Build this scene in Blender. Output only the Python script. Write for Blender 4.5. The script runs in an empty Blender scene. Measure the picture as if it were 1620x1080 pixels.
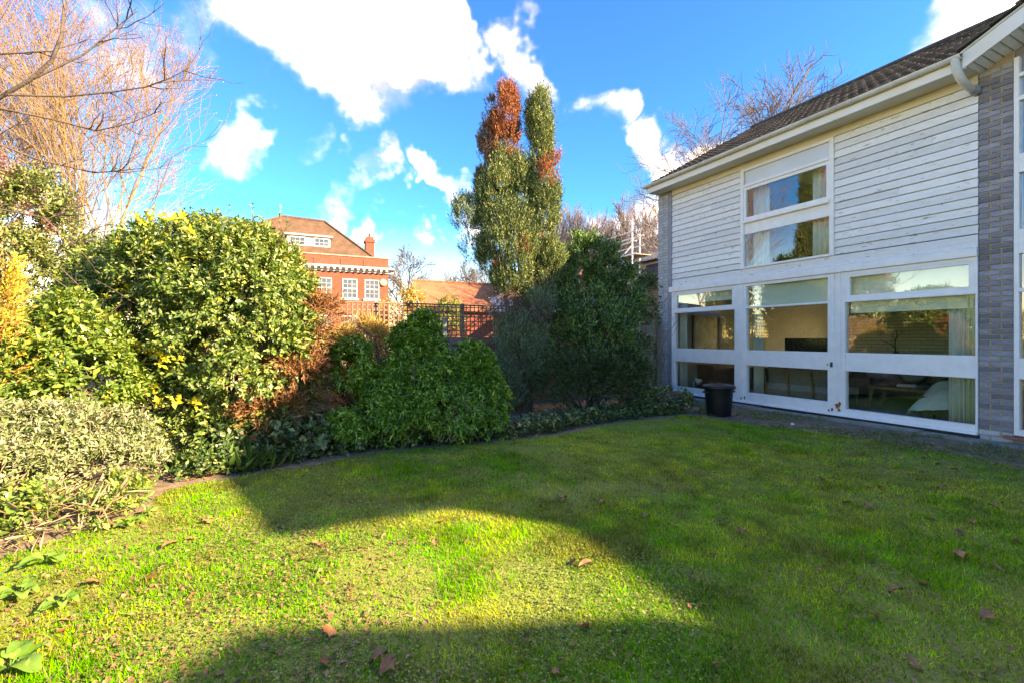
import bpy, math, random
import numpy as np
from mathutils import Vector, Matrix

random.seed(7)
rng = np.random.default_rng(11)
R = math.radians
C = bpy.context.scene.collection
scn = bpy.context.scene

# ------------------------------------------------------------------ camera
cam_d = bpy.data.cameras.new("camera")
cam = bpy.data.objects.new("camera", cam_d); C.objects.link(cam)
cam.location = (0, 0, 1.45); cam.rotation_euler = (R(90), 0, 0)
cam_d.sensor_fit = 'HORIZONTAL'; cam_d.sensor_width = 36.0
cam_d.lens = 36.0 * 740.0 / 1620.0
cam_d.shift_y = -5.0 / 1620.0
cam_d.clip_start = 0.05; cam_d.clip_end = 2000
scn.camera = cam

# ------------------------------------------------------------------ light
SUN_EL = 26.0
SH = np.array([0.930, -0.368])                       # horizontal direction towards the sun
SUN = Vector((SH[0]*math.cos(R(SUN_EL)), SH[1]*math.cos(R(SUN_EL)), math.sin(R(SUN_EL)))).normalized()
sd = bpy.data.lights.new("sun", 'SUN'); sd.energy = 3.4; sd.angle = R(0.55); sd.color = (1.0, 0.985, 0.95)
so = bpy.data.objects.new("sun", sd); C.objects.link(so)
so.rotation_euler = SUN.to_track_quat('Z', 'Y').to_euler(); so.location = (20, -5, 20)

scn.view_settings.view_transform = 'Standard'; scn.view_settings.look = 'None'
scn.view_settings.exposure = 2.72; scn.view_settings.gamma = 1.0
scn.view_settings.use_curve_mapping = False
scn.view_settings.use_white_balance = True; scn.view_settings.white_balance_temperature = 12600; scn.view_settings.white_balance_tint = 23

w = bpy.data.worlds.new("World"); scn.world = w; w.use_nodes = True
nt = w.node_tree; nt.nodes.clear()
def NN(tree, typ, **kw):
    n = tree.nodes.new(typ)
    for k, v in kw.items(): setattr(n, k, v)
    return n
def math_node(tree, op, a, b=None, clamp=False):
    n = tree.nodes.new('ShaderNodeMath'); n.operation = op; n.use_clamp = clamp
    for i, x in enumerate((a, b)):
        if x is None: continue
        if isinstance(x, (int, float)): n.inputs[i].default_value = x
        else: tree.links.new(x, n.inputs[i])
    return n.outputs[0]
def build_world():
    L = nt.links.new
    out = NN(nt, 'ShaderNodeOutputWorld')
    sky = NN(nt, 'ShaderNodeTexSky'); sky.sky_type = 'NISHITA'; sky.sun_disc = False
    sky.sun_elevation = R(SUN_EL); sky.sun_rotation = R(111.6); sky.air_density = 1.0; sky.dust_density = 0.3; sky.ozone_density = 2.0
    hs = NN(nt, 'ShaderNodeHueSaturation'); hs.inputs['Saturation'].default_value = 1.7; hs.inputs['Hue'].default_value = 0.519
    hs.inputs['Value'].default_value = 1.0
    L(sky.outputs[0], hs.inputs['Color'])
    bg = NN(nt, 'ShaderNodeBackground'); bg.inputs[1].default_value = 0.102
    L(hs.outputs[0], bg.inputs[0])
    geo = NN(nt, 'ShaderNodeTexCoord')
    D = geo.outputs['Generated']
    sep = NN(nt, 'ShaderNodeSeparateXYZ'); L(D, sep.inputs[0])
    zz = math_node(nt, 'ADD', math_node(nt, 'MAXIMUM', sep.outputs[2], 0.0), 0.22)
    px = math_node(nt, 'DIVIDE', sep.outputs[0], zz); py = math_node(nt, 'DIVIDE', sep.outputs[1], zz)
    comb = NN(nt, 'ShaderNodeCombineXYZ'); L(px, comb.inputs[0]); L(py, comb.inputs[1])
    n1 = NN(nt, 'ShaderNodeTexNoise'); n1.inputs['Scale'].default_value = 1.7; n1.inputs['Detail'].default_value = 9; n1.inputs['Roughness'].default_value = 0.56
    n1.inputs['Distortion'].default_value = 0.25
    L(comb.outputs[0], n1.inputs['Vector'])
    n3 = NN(nt, 'ShaderNodeTexNoise'); n3.inputs['Scale'].default_value = 5.2; n3.inputs['Detail'].default_value = 8; n3.inputs['Roughness'].default_value = 0.62
    L(D, n3.inputs['Vector'])
    # cloud banks: (u, v, angular half-width, weight), u sideways and v upwards per unit forward
    banks = [(-0.60, 0.70, 0.14, 0.08), (-0.40, 0.72, 0.17, 0.34), (-0.18, 0.68, 0.14, 0.36), (-0.10, 0.56, 0.08, 0.28), (-0.24, 0.57, 0.10, 0.24), (-0.03, 0.62, 0.06, 0.24),
             (0.08, 0.56, 0.08, 0.34), (0.20, 0.51, 0.07, 0.33), (0.32, 0.46, 0.09, 0.40), (0.42, 0.38, 0.09, 0.36), (0.30, 0.17, 0.15, 0.36),
             (-0.29, 0.27, 0.07, 0.33), (-0.14, 0.285, 0.06, 0.30), (-0.56, 0.42, 0.06, 0.32), (-0.38, 0.41, 0.05, 0.30), (-0.26, 0.375, 0.05, 0.30), (-0.16, 0.35, 0.04, 0.28), (-0.47, 0.36, 0.03, 0.22),
             (0.58, 0.62, 0.07, 0.34), (1.04, 0.74, 0.09, 0.36), (-0.19, 0.11, 0.08, 0.2), (-0.72, 0.62, 0.09, 0.08),
             (-0.9, -0.2, 0.4, 0.2), (0.3, 1.6, 0.3, 0.3)]
    acc = None
    wn = NN(nt, 'ShaderNodeTexNoise'); wn.inputs['Scale'].default_value = 3.0; wn.inputs['Detail'].default_value = 5; wn.inputs['Roughness'].default_value = 0.6; L(D, wn.inputs['Vector'])
    ws = NN(nt, 'ShaderNodeVectorMath', operation='SUBTRACT'); L(wn.outputs['Color'], ws.inputs[0]); ws.inputs[1].default_value = (0.5, 0.5, 0.5)
    wm_ = NN(nt, 'ShaderNodeVectorMath', operation='MULTIPLY_ADD'); L(ws.outputs[0], wm_.inputs[0]); wm_.inputs[1].default_value = (0.62, 0.62, 0.30); L(D, wm_.inputs[2])
    wv = NN(nt, 'ShaderNodeVectorMath', operation='NORMALIZE'); L(wm_.outputs[0], wv.inputs[0])
    for (u, v, hw, wt) in banks:
        c = Vector((u, 1, v)).normalized()
        dot = NN(nt, 'ShaderNodeVectorMath', operation='DOT_PRODUCT'); L(wv.outputs[0], dot.inputs[0]); dot.inputs[1].default_value = c
        m = NN(nt, 'ShaderNodeMapRange', interpolation_type='SMOOTHSTEP'); L(dot.outputs['Value'], m.inputs[0])
        m.inputs[1].default_value = math.cos(hw*1.35); m.inputs[2].default_value = math.cos(hw*0.25); m.inputs[3].default_value = 0; m.inputs[4].default_value = wt
        acc = m.outputs[0] if acc is None else math_node(nt, 'MAXIMUM', acc, m.outputs[0])
    f = math_node(nt, 'ADD', math_node(nt, 'MULTIPLY', n1.outputs[0], 0.6), math_node(nt, 'MULTIPLY', n3.outputs[0], 0.42))
    f = math_node(nt, 'ADD', f, acc)
    f = math_node(nt, 'ADD', f, 0.075)
    # open blue gaps between the banks
    for (u, v, hw, wt) in ((0.22, 0.66, 0.22, 0.22), (0.50, 0.50, 0.12, 0.16), (0.75, 0.66, 0.18, 0.20), (-0.44, 0.52, 0.10, 0.13), (-0.36, 0.34, 0.14, 0.14), (0.02, 0.40, 0.15, 0.17), (-0.12, 0.20, 0.16, 0.14), (-0.55, 0.30, 0.18, 0.15), (0.22, 0.32, 0.12, 0.12), (0.9, 0.55, .12, .1)):
        dot = NN(nt, 'ShaderNodeVectorMath', operation='DOT_PRODUCT'); L(wv.outputs[0], dot.inputs[0]); dot.inputs[1].default_value = Vector((u, 1, v)).normalized()
        m = NN(nt, 'ShaderNodeMapRange', interpolation_type='SMOOTHSTEP'); L(dot.outputs['Value'], m.inputs[0])
        m.inputs[1].default_value = math.cos(hw*1.35); m.inputs[2].default_value = math.cos(hw*0.25); m.inputs[3].default_value = 0; m.inputs[4].default_value = wt
        f = math_node(nt, 'SUBTRACT', f, m.outputs[0])
    mr = NN(nt, 'ShaderNodeMapRange', interpolation_type='SMOOTHSTEP'); L(f, mr.inputs[0])
    mr.inputs[1].default_value = 0.56; mr.inputs[2].default_value = 0.95; mr.inputs[3].default_value = 0; mr.inputs[4].default_value = 0.97
    # cloud body: white with faint lilac-grey where it is thick
    cr = NN(nt, 'ShaderNodeValToRGB'); L(n3.outputs[0], cr.inputs[0])
    cr.color_ramp.elements[0].position = 0.40; cr.color_ramp.elements[0].color = (0.125, 0.14, 0.17, 1)
    cr.color_ramp.elements[1].position = 0.62; cr.color_ramp.elements[1].color = (0.92, 0.95, 1.0, 1)
    bc = NN(nt, 'ShaderNodeBackground'); bc.inputs[1].default_value = 1.6
    L(cr.outputs[0], bc.inputs[0])
    mix = NN(nt, 'ShaderNodeMixShader'); L(math_node(nt, 'POWER', mr.outputs[0], 1.9), mix.inputs[0]); L(bg.outputs[0], mix.inputs[1]); L(bc.outputs[0], mix.inputs[2])
    L(mix.outputs[0], out.inputs[0])
build_world()

# ------------------------------------------------------------------ materials
MATS = {}
def mat(name, c1, c2=None, rough=0.75, scale=4.0, bump=0.0, bscale=None, obj_rand=0.0, metal=0.0, spec=0.4, stretch=None, c3=None, c3pos=0.76):
    """Principled material, noise between c1 and c2 (and patches of c3), optional brightness step for each object."""
    if name in MATS: return MATS[name]
    m = bpy.data.materials.new(name); m.use_nodes = True; MATS[name] = m
    t = m.node_tree; L = t.links.new
    b = t.nodes['Principled BSDF']; b.inputs['Roughness'].default_value = rough; b.inputs['Metallic'].default_value = metal
    b.inputs['Specular IOR Level'].default_value = spec
    tc = NN(t, 'ShaderNodeTexCoord'); vec = tc.outputs['Object']
    if stretch:
        mp = NN(t, 'ShaderNodeMapping'); mp.inputs['Scale'].default_value = stretch; L(vec, mp.inputs[0]); vec = mp.outputs[0]
    col = None
    if c2 is not None:
        n = NN(t, 'ShaderNodeTexNoise'); n.inputs['Scale'].default_value = scale; n.inputs['Detail'].default_value = 8; n.inputs['Roughness'].default_value = 0.65
        L(vec, n.inputs['Vector'])
        r = NN(t, 'ShaderNodeValToRGB'); L(n.outputs[0], r.inputs[0])
        r.color_ramp.elements[0].position = 0.36; r.color_ramp.elements[0].color = (*c1, 1)
        r.color_ramp.elements[1].position = min(0.64, c3pos-0.08); r.color_ramp.elements[1].color = (*c2, 1)
        if c3 is not None:
            e = r.color_ramp.elements.new(c3pos); e.color = (*c3, 1)
        col = r.outputs[0]
    if obj_rand:
        oi = NN(t, 'ShaderNodeObjectInfo')
        mr = NN(t, 'ShaderNodeMapRange'); L(oi.outputs['Random'], mr.inputs[0]); mr.inputs[3].default_value = 1 - obj_rand; mr.inputs[4].default_value = 1 + obj_rand
        h = NN(t, 'ShaderNodeHueSaturation'); L(mr.outputs[0], h.inputs['Value'])
        if col is None: h.inputs['Color'].default_value = (*c1, 1)
        else: L(col, h.inputs['Color'])
        col = h.outputs[0]
    if col is None: b.inputs['Base Color'].default_value = (*c1, 1)
    else: L(col, b.inputs['Base Color'])
    if bump:
        n2 = NN(t, 'ShaderNodeTexNoise'); n2.inputs['Scale'].default_value = bscale or scale*3; n2.inputs['Detail'].default_value = 6; L(vec, n2.inputs['Vector'])
        bp = NN(t, 'ShaderNodeBump'); bp.inputs['Strength'].default_value = bump; bp.inputs['Distance'].default_value = 0.02
        L(n2.outputs[0], bp.inputs['Height']); L(bp.outputs[0], b.inputs['Normal'])
    return m

def leaf_mat(name, cols, rough=0.5, trans=0.3, tint=(1.25, 1.2, 0.6), spec=0.4, patch=0.0, pscale=1.2):
    """Foliage: each leaf (mesh island) takes its own colour from the ramp; thin leaves let some light through."""
    if name in MATS: return MATS[name]
    m = bpy.data.materials.new(name); m.use_nodes = True; MATS[name] = m
    t = m.node_tree; L = t.links.new
    b = t.nodes['Principled BSDF']; o = t.nodes['Material Output']
    b.inputs['Roughness'].default_value = rough; b.inputs['Specular IOR Level'].default_value = spec
    g = NN(t, 'ShaderNodeNewGeometry'); r = NN(t, 'ShaderNodeValToRGB'); fac = g.outputs['Random Per Island']
    if patch:
        tc = NN(t, 'ShaderNodeTexCoord'); n = NN(t, 'ShaderNodeTexNoise'); n.inputs['Scale'].default_value = pscale; n.inputs['Detail'].default_value = 3
        L(tc.outputs['Object'], n.inputs['Vector'])
        a = math_node(t, 'MULTIPLY', math_node(t, 'SUBTRACT', n.outputs[0], 0.5), patch*2)
        fac = math_node(t, 'ADD', fac, a, True)
    L(fac, r.inputs[0])
    el = r.color_ramp.elements
    cols = [(p, tuple(min(0.72, v*1.4) for v in c)) for p, c in cols]
    el[0].position = cols[0][0]; el[0].color = (*cols[0][1], 1)
    el[1].position = cols[-1][0]; el[1].color = (*cols[-1][1], 1)
    for p, c in cols[1:-1]:
        e = el.new(p); e.color = (*c, 1)
    L(r.outputs[0], b.inputs['Base Color'])
    if trans:
        tr = NN(t, 'ShaderNodeBsdfTranslucent')
        mm = NN(t, 'ShaderNodeMix', data_type='RGBA', blend_type='MULTIPLY'); mm.inputs[0].default_value = 1
        L(r.outputs[0], mm.inputs[6]); mm.inputs[7].default_value = (*tint, 1)
        L(mm.outputs[2], tr.inputs[0])
        mx = NN(t, 'ShaderNodeMixShader'); mx.inputs[0].default_value = trans
        L(b.outputs[0], mx.inputs[1]); L(tr.outputs[0], mx.inputs[2]); L(mx.outputs[0], o.inputs[0])
    return m

def glass_mat(name, tint=(0.9, 0.95, 0.92), ior=2.2, wave=0.0):
    if name in MATS: return MATS[name]
    m = bpy.data.materials.new(name); m.use_nodes = True; MATS[name] = m
    t = m.node_tree; L = t.links.new; t.nodes.remove(t.nodes['Principled BSDF']); o = t.nodes['Material Output']
    tr = NN(t, 'ShaderNodeBsdfTransparent'); tr.inputs[0].default_value = (*tint, 1)
    gl = NN(t, 'ShaderNodeBsdfGlossy'); gl.inputs['Roughness'].default_value = 0.0
    fr = NN(t, 'ShaderNodeFresnel'); fr.inputs[0].default_value = ior
    g = NN(t, 'ShaderNodeNewGeometry')
    f = math_node(t, 'MULTIPLY', fr.outputs[0], math_node(t, 'SUBTRACT', 1.0, g.outputs['Backfacing']))
    f = math_node(t, 'MULTIPLY', f, 1.4, True)
    if wave:
        tc = NN(t, 'ShaderNodeTexCoord'); n = NN(t, 'ShaderNodeTexNoise'); n.inputs['Scale'].default_value = 2.2; n.inputs['Detail'].default_value = 1
        L(tc.outputs['Object'], n.inputs['Vector'])
        bp = NN(t, 'ShaderNodeBump'); bp.inputs['Strength'].default_value = wave; bp.inputs['Distance'].default_value = 0.01
        L(n.outputs[0], bp.inputs['Height']); L(bp.outputs[0], gl.inputs['Normal'])
    mx = NN(t, 'ShaderNodeMixShader'); L(f, mx.inputs[0]); L(tr.outputs[0], mx.inputs[1]); L(gl.outputs[0], mx.inputs[2])
    L(mx.outputs[0], o.inputs[0])
    return m

# ------------------------------------------------------------------ mesh helpers
def np_mesh(name, V, F, smooth=False):
    """Fast mesh from numpy vertices and triangles."""
    V = np.asarray(V, np.float32); F = np.asarray(F, np.int32)
    me = bpy.data.meshes.new(name)
    me.vertices.add(len(V)); me.vertices.foreach_set('co', V.ravel())
    me.loops.add(F.size); me.loops.foreach_set('vertex_index', F.ravel())
    me.polygons.add(len(F)); me.polygons.foreach_set('loop_start', np.arange(len(F), dtype=np.int32)*F.shape[1])
    if smooth: me.polygons.foreach_set('use_smooth', np.ones(len(F), bool))
    me.update(calc_edges=True)
    return me

class MB:
    """Collects boxes, tubes, lathes and polygons for one mesh."""
    def __init__(s): s.V = []; s.F = []
    def add(s, V, F):
        k = len(s.V); s.V += [tuple(map(float, v)) for v in V]; s.F += [tuple(i+k for i in f) for f in F]; return s
    def box(s, x0, x1, y0, y1, z0, z1, ch=0.0):
        if ch <= 0:
            V = [(x, y, z) for x in (x0, x1) for y in (y0, y1) for z in (z0, z1)]
            return s.add(V, [(0,1,3,2), (4,6,7,5), (0,4,5,1), (2,3,7,6), (0,2,6,4), (1,5,7,3)])
        # front (low y) edges chamfered
        V = [(x0, y1, z0), (x1, y1, z0), (x1, y1, z1), (x0, y1, z1), (x0, y0+ch, z0), (x1, y0+ch, z0), (x1, y0+ch, z1), (x0, y0+ch, z1),
             (x0+ch, y0, z0+ch), (x1-ch, y0, z0+ch), (x1-ch, y0, z1-ch), (x0+ch, y0, z1-ch)]
        F = [(0,3,2,1), (0,1,5,4), (1,2,6,5), (2,3,7,6), (3,0,4,7), (4,5,9,8), (5,6,10,9), (6,7,11,10), (7,4,8,11), (8,9,10,11)]
        return s.add(V, F)
    def poly(s, pts): return s.add(pts, [tuple(range(len(pts)))])
    def extrude(s, pts, vec):
        n = len(pts); v = Vector(vec); A = [Vector(p) for p in pts]
        V = A + [p+v for p in A]
        F = [tuple(range(n))[::-1], tuple(range(n, 2*n))] + [(i, (i+1) % n, n+(i+1) % n, n+i) for i in range(n)]
        return s.add(V, F)
    def tube(s, pts, rad, sides=8, cap=True):
        V, F = tube_arrays(np.array(pts, float), np.array(rad, float) if np.ndim(rad) else np.full(len(pts), rad), sides)
        k = len(s.V); s.V += [tuple(v) for v in V.tolist()]; s.F += [tuple(i+k for i in f) for f in F.tolist()]
        if cap:
            s.F.append(tuple(range(k, k+sides))[::-1]); m = k+(len(pts)-1)*sides; s.F.append(tuple(range(m, m+sides)))
        return s
    def lathe(s, prof, cx=0, cy=0, n=24, cap=True):
        V = []; F = []
        for r, z in prof:
            for i in range(n): a = 2*math.pi*i/n; V.append((cx+r*math.cos(a), cy+r*math.sin(a), z))
        for j in range(len(prof)-1):
            for i in range(n): F.append((j*n+i, j*n+(i+1) % n, (j+1)*n+(i+1) % n, (j+1)*n+i))
        if cap: F.append(tuple(range(n))[::-1]); F.append(tuple(range((len(prof)-1)*n, len(prof)*n)))
        return s.add(V, F)
    def mesh(s, name, smooth=False):
        me = bpy.data.meshes.new(name); me.from_pydata(s.V, [], s.F); me.update()
        if smooth:
            for p in me.polygons: p.use_smooth = True
        return me
    def build(s, name, m, parent=None, smooth=False):
        return obj(name, s.mesh(name, smooth), m, parent)

def tube_arrays(P, rad, sides):
    n = len(P); T = np.empty_like(P); T[1:-1] = P[2:]-P[:-2]; T[0] = P[1]-P[0]; T[-1] = P[-1]-P[-2]
    T /= np.linalg.norm(T, axis=1)[:, None]+1e-9
    ref = np.array([0.31, 0.17, 0.94]) if abs(T[0][2]) < 0.8 else np.array([0.95, 0.2, 0.1])
    U = np.cross(T, ref); U /= np.linalg.norm(U, axis=1)[:, None]+1e-9
    W = np.cross(T, U)
    a = np.arange(sides)*2*np.pi/sides
    V = P[:, None, :]+rad[:, None, None]*(np.cos(a)[None, :, None]*U[:, None, :]+np.sin(a)[None, :, None]*W[:, None, :])
    i = np.arange(n-1)[:, None]*sides; j = np.arange(sides)[None, :]; k = (np.arange(sides)+1) % sides
    F = np.stack([i+j, i+k[None, :], i+sides+k[None, :], i+sides+j], -1).reshape(-1, 4)
    return V.reshape(-1, 3), F

def obj(name, me, m, parent=None):
    o = bpy.data.objects.new(name, me); C.objects.link(o)
    if m is not None and len(me.materials) == 0: me.materials.append(m)
    if parent is not None: o.parent = parent
    return o
def thing(name, label, cat, loc=(0, 0, 0), rotz=0.0, group=None):
    o = bpy.data.objects.new(name, None); C.objects.link(o); o.empty_display_size = 0.1
    o.location = loc; o.rotation_euler = (0, 0, rotz)
    return tag(o, label, cat, group)
def tag(o, label, cat=None, group=None, kind=None):
    o['label'] = label
    if cat: o['category'] = cat
    if group: o['group'] = group
    if kind: o['kind'] = kind
    return o
def struct(o, label=None):
    o['kind'] = 'structure'
    if label: o['label'] = label
    return o

# ---------------------------------------------------------------- foliage helpers
def unit(v): return v/(np.linalg.norm(v, axis=-1, keepdims=True)+1e-9)
def leaves(P, D, N, Ln, W, fold=0.18, droop=0.12):
    """Folded four-point leaves: base, two shoulders, tip. Returns V, F."""
    n = len(P); D = unit(D); S = unit(np.cross(D, N)); U = np.cross(S, D)
    Ln = np.broadcast_to(np.asarray(Ln, float), (n,))[:, None]; W = np.broadcast_to(np.asarray(W, float), (n,))[:, None]
    mid = P+D*Ln*0.48
    V = np.stack([P, mid+S*W*0.5+U*W*fold, P+D*Ln-U*Ln*droop, mid-S*W*0.5+U*W*fold], 1).reshape(-1, 3)
    b = np.arange(n)[:, None]*4
    F = np.stack([np.concatenate([b, b+2, b+1], 1), np.concatenate([b, b+3, b+2], 1)], 1).reshape(-1, 3)
    return V, F
def joinVF(parts):
    Vs, Fs, k = [], [], 0
    for V, F in parts:
        Vs.append(V); Fs.append(F+k); k += len(V)
    return np.concatenate(Vs), np.concatenate(Fs)
def blob_points(lobes, n, shell=0.16, bump=0.10, seed=0, zmin=0.03, keep_inside=0.80, down=0.75, gap=-0.7, leak=0.15):
    """Points near the outer surface of a union of ellipsoids. lobes: (x,y,z,rx,ry,rz)."""
    r = np.random.default_rng(seed); Lb = np.array(lobes, float)
    area = (Lb[:, 3]*Lb[:, 4]+Lb[:, 4]*Lb[:, 5]+Lb[:, 3]*Lb[:, 5]); pk = area/area.sum()
    outP, outN = [], []; got = 0; pg = r.uniform(0, 6.28, (5, 3)); fg = r.uniform(4.5, 10, (5, 3))*r.choice([-1, 1], (5, 3))
    ph = r.uniform(0, 6.28, (6, 3)); fr = r.uniform(2.0, 5.5, (6, 3))
    while got < n:
        m = int((n-got)*1.8)+64
        k = r.choice(len(Lb), m, p=pk)
        d = unit(r.normal(size=(m, 3)))
        d[:, 2] = np.where((d[:, 2] < -0.25) & (r.random(m) < down), -d[:, 2], d[:, 2])
        c = Lb[k, :3]; rad = Lb[k, 3:]
        p0 = c+d*rad
        h = np.zeros(m)
        for a, b in zip(ph, fr): h += np.sin(p0[:, 0]*b[0]+a[0])*np.sin(p0[:, 1]*b[1]+a[1])*np.sin(p0[:, 2]*b[2]+a[2])
        f = 1+bump*h*0.7-np.abs(r.normal(0, shell, m))+r.normal(0, 0.02, m)
        p = c+d*rad*f[:, None]
        q = ((p[:, None, :]-Lb[None, :, :3])/Lb[None, :, 3:])
        e = np.sqrt((q**2).sum(2)); e[np.arange(m), k] = 9
        ok = (e.min(1) > keep_inside) & (p[:, 2] > zmin) if len(Lb) > 1 else p[:, 2] > zmin
        gsum = np.zeros(m)
        for a, b in zip(pg, fg): gsum += np.sin(p @ b+a[0])
        ok &= (gsum > gap) | (r.random(m) < leak)
        outP.append(p[ok]); outN.append(unit(d/rad)[ok]); got += int(ok.sum())
    return np.concatenate(outP)[:n], np.concatenate(outN)[:n]
def shoots(P, D, nl, slen, ll, lw, spread=0.9, seed=0, tip_bias=1.0, droop=0.12, fold=0.18, jit=0.25, face_up=0.5):
    """Leaves set spirally along short shoots that start at P and point along D."""
    r = np.random.default_rng(seed); n = len(P); D = unit(D)
    ref = np.where(np.abs(D[:, 2:3]) < 0.9, np.array([[0, 0, 1.0]]), np.array([[1.0, 0, 0]]))
    U = unit(np.cross(D, ref)); W = np.cross(D, U)
    t = np.linspace(0, 1, nl)**(1/tip_bias)
    sl = slen*r.uniform(0.6, 1.3, n)
    ang = r.uniform(0, 6.28, n)[:, None]+np.arange(nl)[None, :]*2.4+r.normal(0, .3, (n, nl))
    rad = np.cos(ang)[..., None]*U[:, None, :]+np.sin(ang)[..., None]*W[:, None, :]
    base = P[:, None, :]+D[:, None, :]*(sl[:, None]*t[None, :])[..., None]
    open_ = spread*(1.25-0.55*t)[None, :, None]
    d = unit(D[:, None, :]*(1-0.35*open_)+rad*open_+r.normal(0, jit, (n, nl, 3)))
    N = unit(D[:, None, :]*0.7+np.array([0, 0, face_up])+r.normal(0, .35, (n, nl, 3)))
    L = ll*r.uniform(0.65, 1.25, (n, nl)); Wd = lw*r.uniform(0.75, 1.2, (n, nl))
    k = r.uniform(0.6, 1.35, n)[:, None]; L = L*k; Wd = Wd*k
    return leaves(base.reshape(-1, 3), d.reshape(-1, 3), N.reshape(-1, 3), L.ravel(), Wd.ravel(), fold, droop)
def fol(name, VF, m, parent=None):
    return obj(name, np_mesh(name, *VF), m, parent)

class Wood:
    """Branch collector: polylines become tapered tubes in one mesh."""
    def __init__(s): s.parts = []; s.k = 0; s.tips = []
    def line(s, P, r0, r1, sides=4):
        P = np.asarray(P, float); V, F = tube_arrays(P, np.linspace(r0, r1, len(P)), sides)
        s.parts.append((V, F)); return P
    def build(s, name, m, parent=None, smooth=True):
        V, F = joinVF(s.parts); return obj(name, np_mesh(name, V, F, smooth), m, parent)
def grow(wd, p, d, length, r, level, maxl, rr, up=0.25, kids=(5, 7), wob=0.16, ratio=0.62, ang=(0.45, 0.85), start=0.3, minr=0.0025, seg=6, tips=None, rads=0.45):
    n = max(3, seg-level); P = [np.array(p, float)]; dd = np.array(d, float)
    for i in range(n):
        dd = dd+rr.normal(0, wob, 3)+np.array([0, 0, up*0.16]); dd /= np.linalg.norm(dd); P.append(P[-1]+dd*length/n)
    wd.line(P, max(r, minr), max(r*0.35, minr*0.7), 6 if level == 0 else (4 if level == 1 else 3))
    if level == maxl:
        if tips is not None: tips.append((P[-1], dd)); tips.append((P[len(P)//2], dd))
        return
    nk = rr.integers(kids[0], kids[1]+1)
    for j in range(nk):
        t = start+(1-start)*(j+rr.random())/nk; x = t*(n); i = min(int(x), n-1); q = P[i]+(P[i+1]-P[i])*(x-i)
        ax = P[i+1]-P[i]; ax /= np.linalg.norm(ax)
        pr = np.cross(ax, rr.normal(size=3)); pr /= np.linalg.norm(pr)+1e-9
        a = rr.uniform(*ang); nd = ax*math.cos(a)+pr*math.sin(a)
        grow(wd, q, nd, length*ratio*(1.15-0.5*t)*rr.uniform(0.75, 1.2), r*rads*(1.2-0.5*t), level+1, maxl, rr, up, kids, wob, ratio, ang, start, minr, seg, tips, rads)

def vnoise(x, y, scale, seed):
    r = np.random.default_rng(seed); G = r.random((64, 64)); X = x*scale; Y = y*scale
    i = np.floor(X).astype(int); j = np.floor(Y).astype(int); fx = X-i; fy = Y-j; fx = fx*fx*(3-2*fx); fy = fy*fy*(3-2*fy)
    g = lambda a, b: G[a % 64, b % 64]
    return (g(i, j)*(1-fx)+g(i+1, j)*fx)*(1-fy)+(g(i, j+1)*(1-fx)+g(i+1, j+1)*fx)*fy
def inside(poly, x, y):
    c = np.zeros(len(x), bool); j = len(poly)-1
    for i in range(len(poly)):
        xi, yi = poly[i]; xj, yj = poly[j]
        c ^= ((yi > y) != (yj > y)) & (x < (xj-xi)*(y-yi)/(yj-yi+1e-12)+xi); j = i
    return c

# ================================================================== SETTING
LAWN = [(3.33, 8.75), (4.13, 7.83), (4.77, 6.92), (5.36, 6.2), (5.63, 5.56), (5.75, 5.0), (7.2, 2.2), (8.4, -1.0), (8, -7), (-7, -7), (-5.4, -2.0), (-4.2, 1.0),
        (-4.0, 2.1), (-3.6, 2.72), (-3.35, 3.1), (-3.2, 3.5), (-3.12, 4.05), (-3.26, 4.47), (-3.03, 4.67), (-2.63, 4.99), (-2.16, 5.5), (-1.68, 5.93), (-0.93, 6.27),
        (-0.09, 6.62), (0.66, 7.01), (1.59, 7.83), (2.47, 8.32)]
def ground_z(x, y): return 0.035*(vnoise(np.asarray(x, float)+40, np.asarray(y, float)+40, 0.45, 3)-0.5)
def grid_mesh(name, x0, x1, y0, y1, step, zoff=0.0, keep=None):
    xs = np.arange(x0, x1+1e-6, step); ys = np.arange(y0, y1+1e-6, step)
    X, Y = np.meshgrid(xs, ys); V = np.stack([X.ravel(), Y.ravel(), ground_z(X.ravel(), Y.ravel())+zoff], 1)
    nx = len(xs); i, j = np.meshgrid(np.arange(nx-1), np.arange(len(ys)-1)); a = (j*nx+i).ravel()
    F = np.stack([a, a+1, a+nx+1, a+nx], 1)
    if keep is not None:
        c = V[F].mean(1); F = F[keep(c[:, 0], c[:, 1])]
    used = np.unique(F); mp = np.zeros(len(V), int); mp[used] = np.arange(len(used))
    return np_mesh(name, V[used], mp[F], True)

soil = mat('soil', (0.13, 0.09, 0.055), (0.26, 0.19, 0.12), 0.95, 7.0, 0.9, 30, c3=(0.20, 0.20, 0.07))
turf = mat('turf', (0.13, 0.24, 0.02), (0.24, 0.22, 0.06), 0.95, 38.0, 1.0, 90, c3=(0.16, 0.11, 0.05))
far_land = mat('far_land', (0.05, 0.07, 0.025), (0.09, 0.075, 0.045), 0.95, 0.2)
g = MB().poly([(-900, -900, -0.10), (900, -900, -0.10), (900, 1200, -0.10), (-900, 1200, -0.10)]).build('ground', far_land); struct(g)
o = obj('soil_bed', grid_mesh('soil_bed', -16, 14, -10, 16, 0.25), soil); struct(o)
def lawn_keep(x, y):
    jx = x+0.16*(vnoise(x+30, y+30, 2.6, 8)-0.5); jy = y+0.16*(vnoise(x+10, y+60, 2.6, 9)-0.5)
    return inside(LAWN, jx, jy)
o = obj('lawn', grid_mesh('lawn', -7.5, 9, -7.5, 9.5, 0.06, 0.004, lawn_keep), turf); struct(o)

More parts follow.
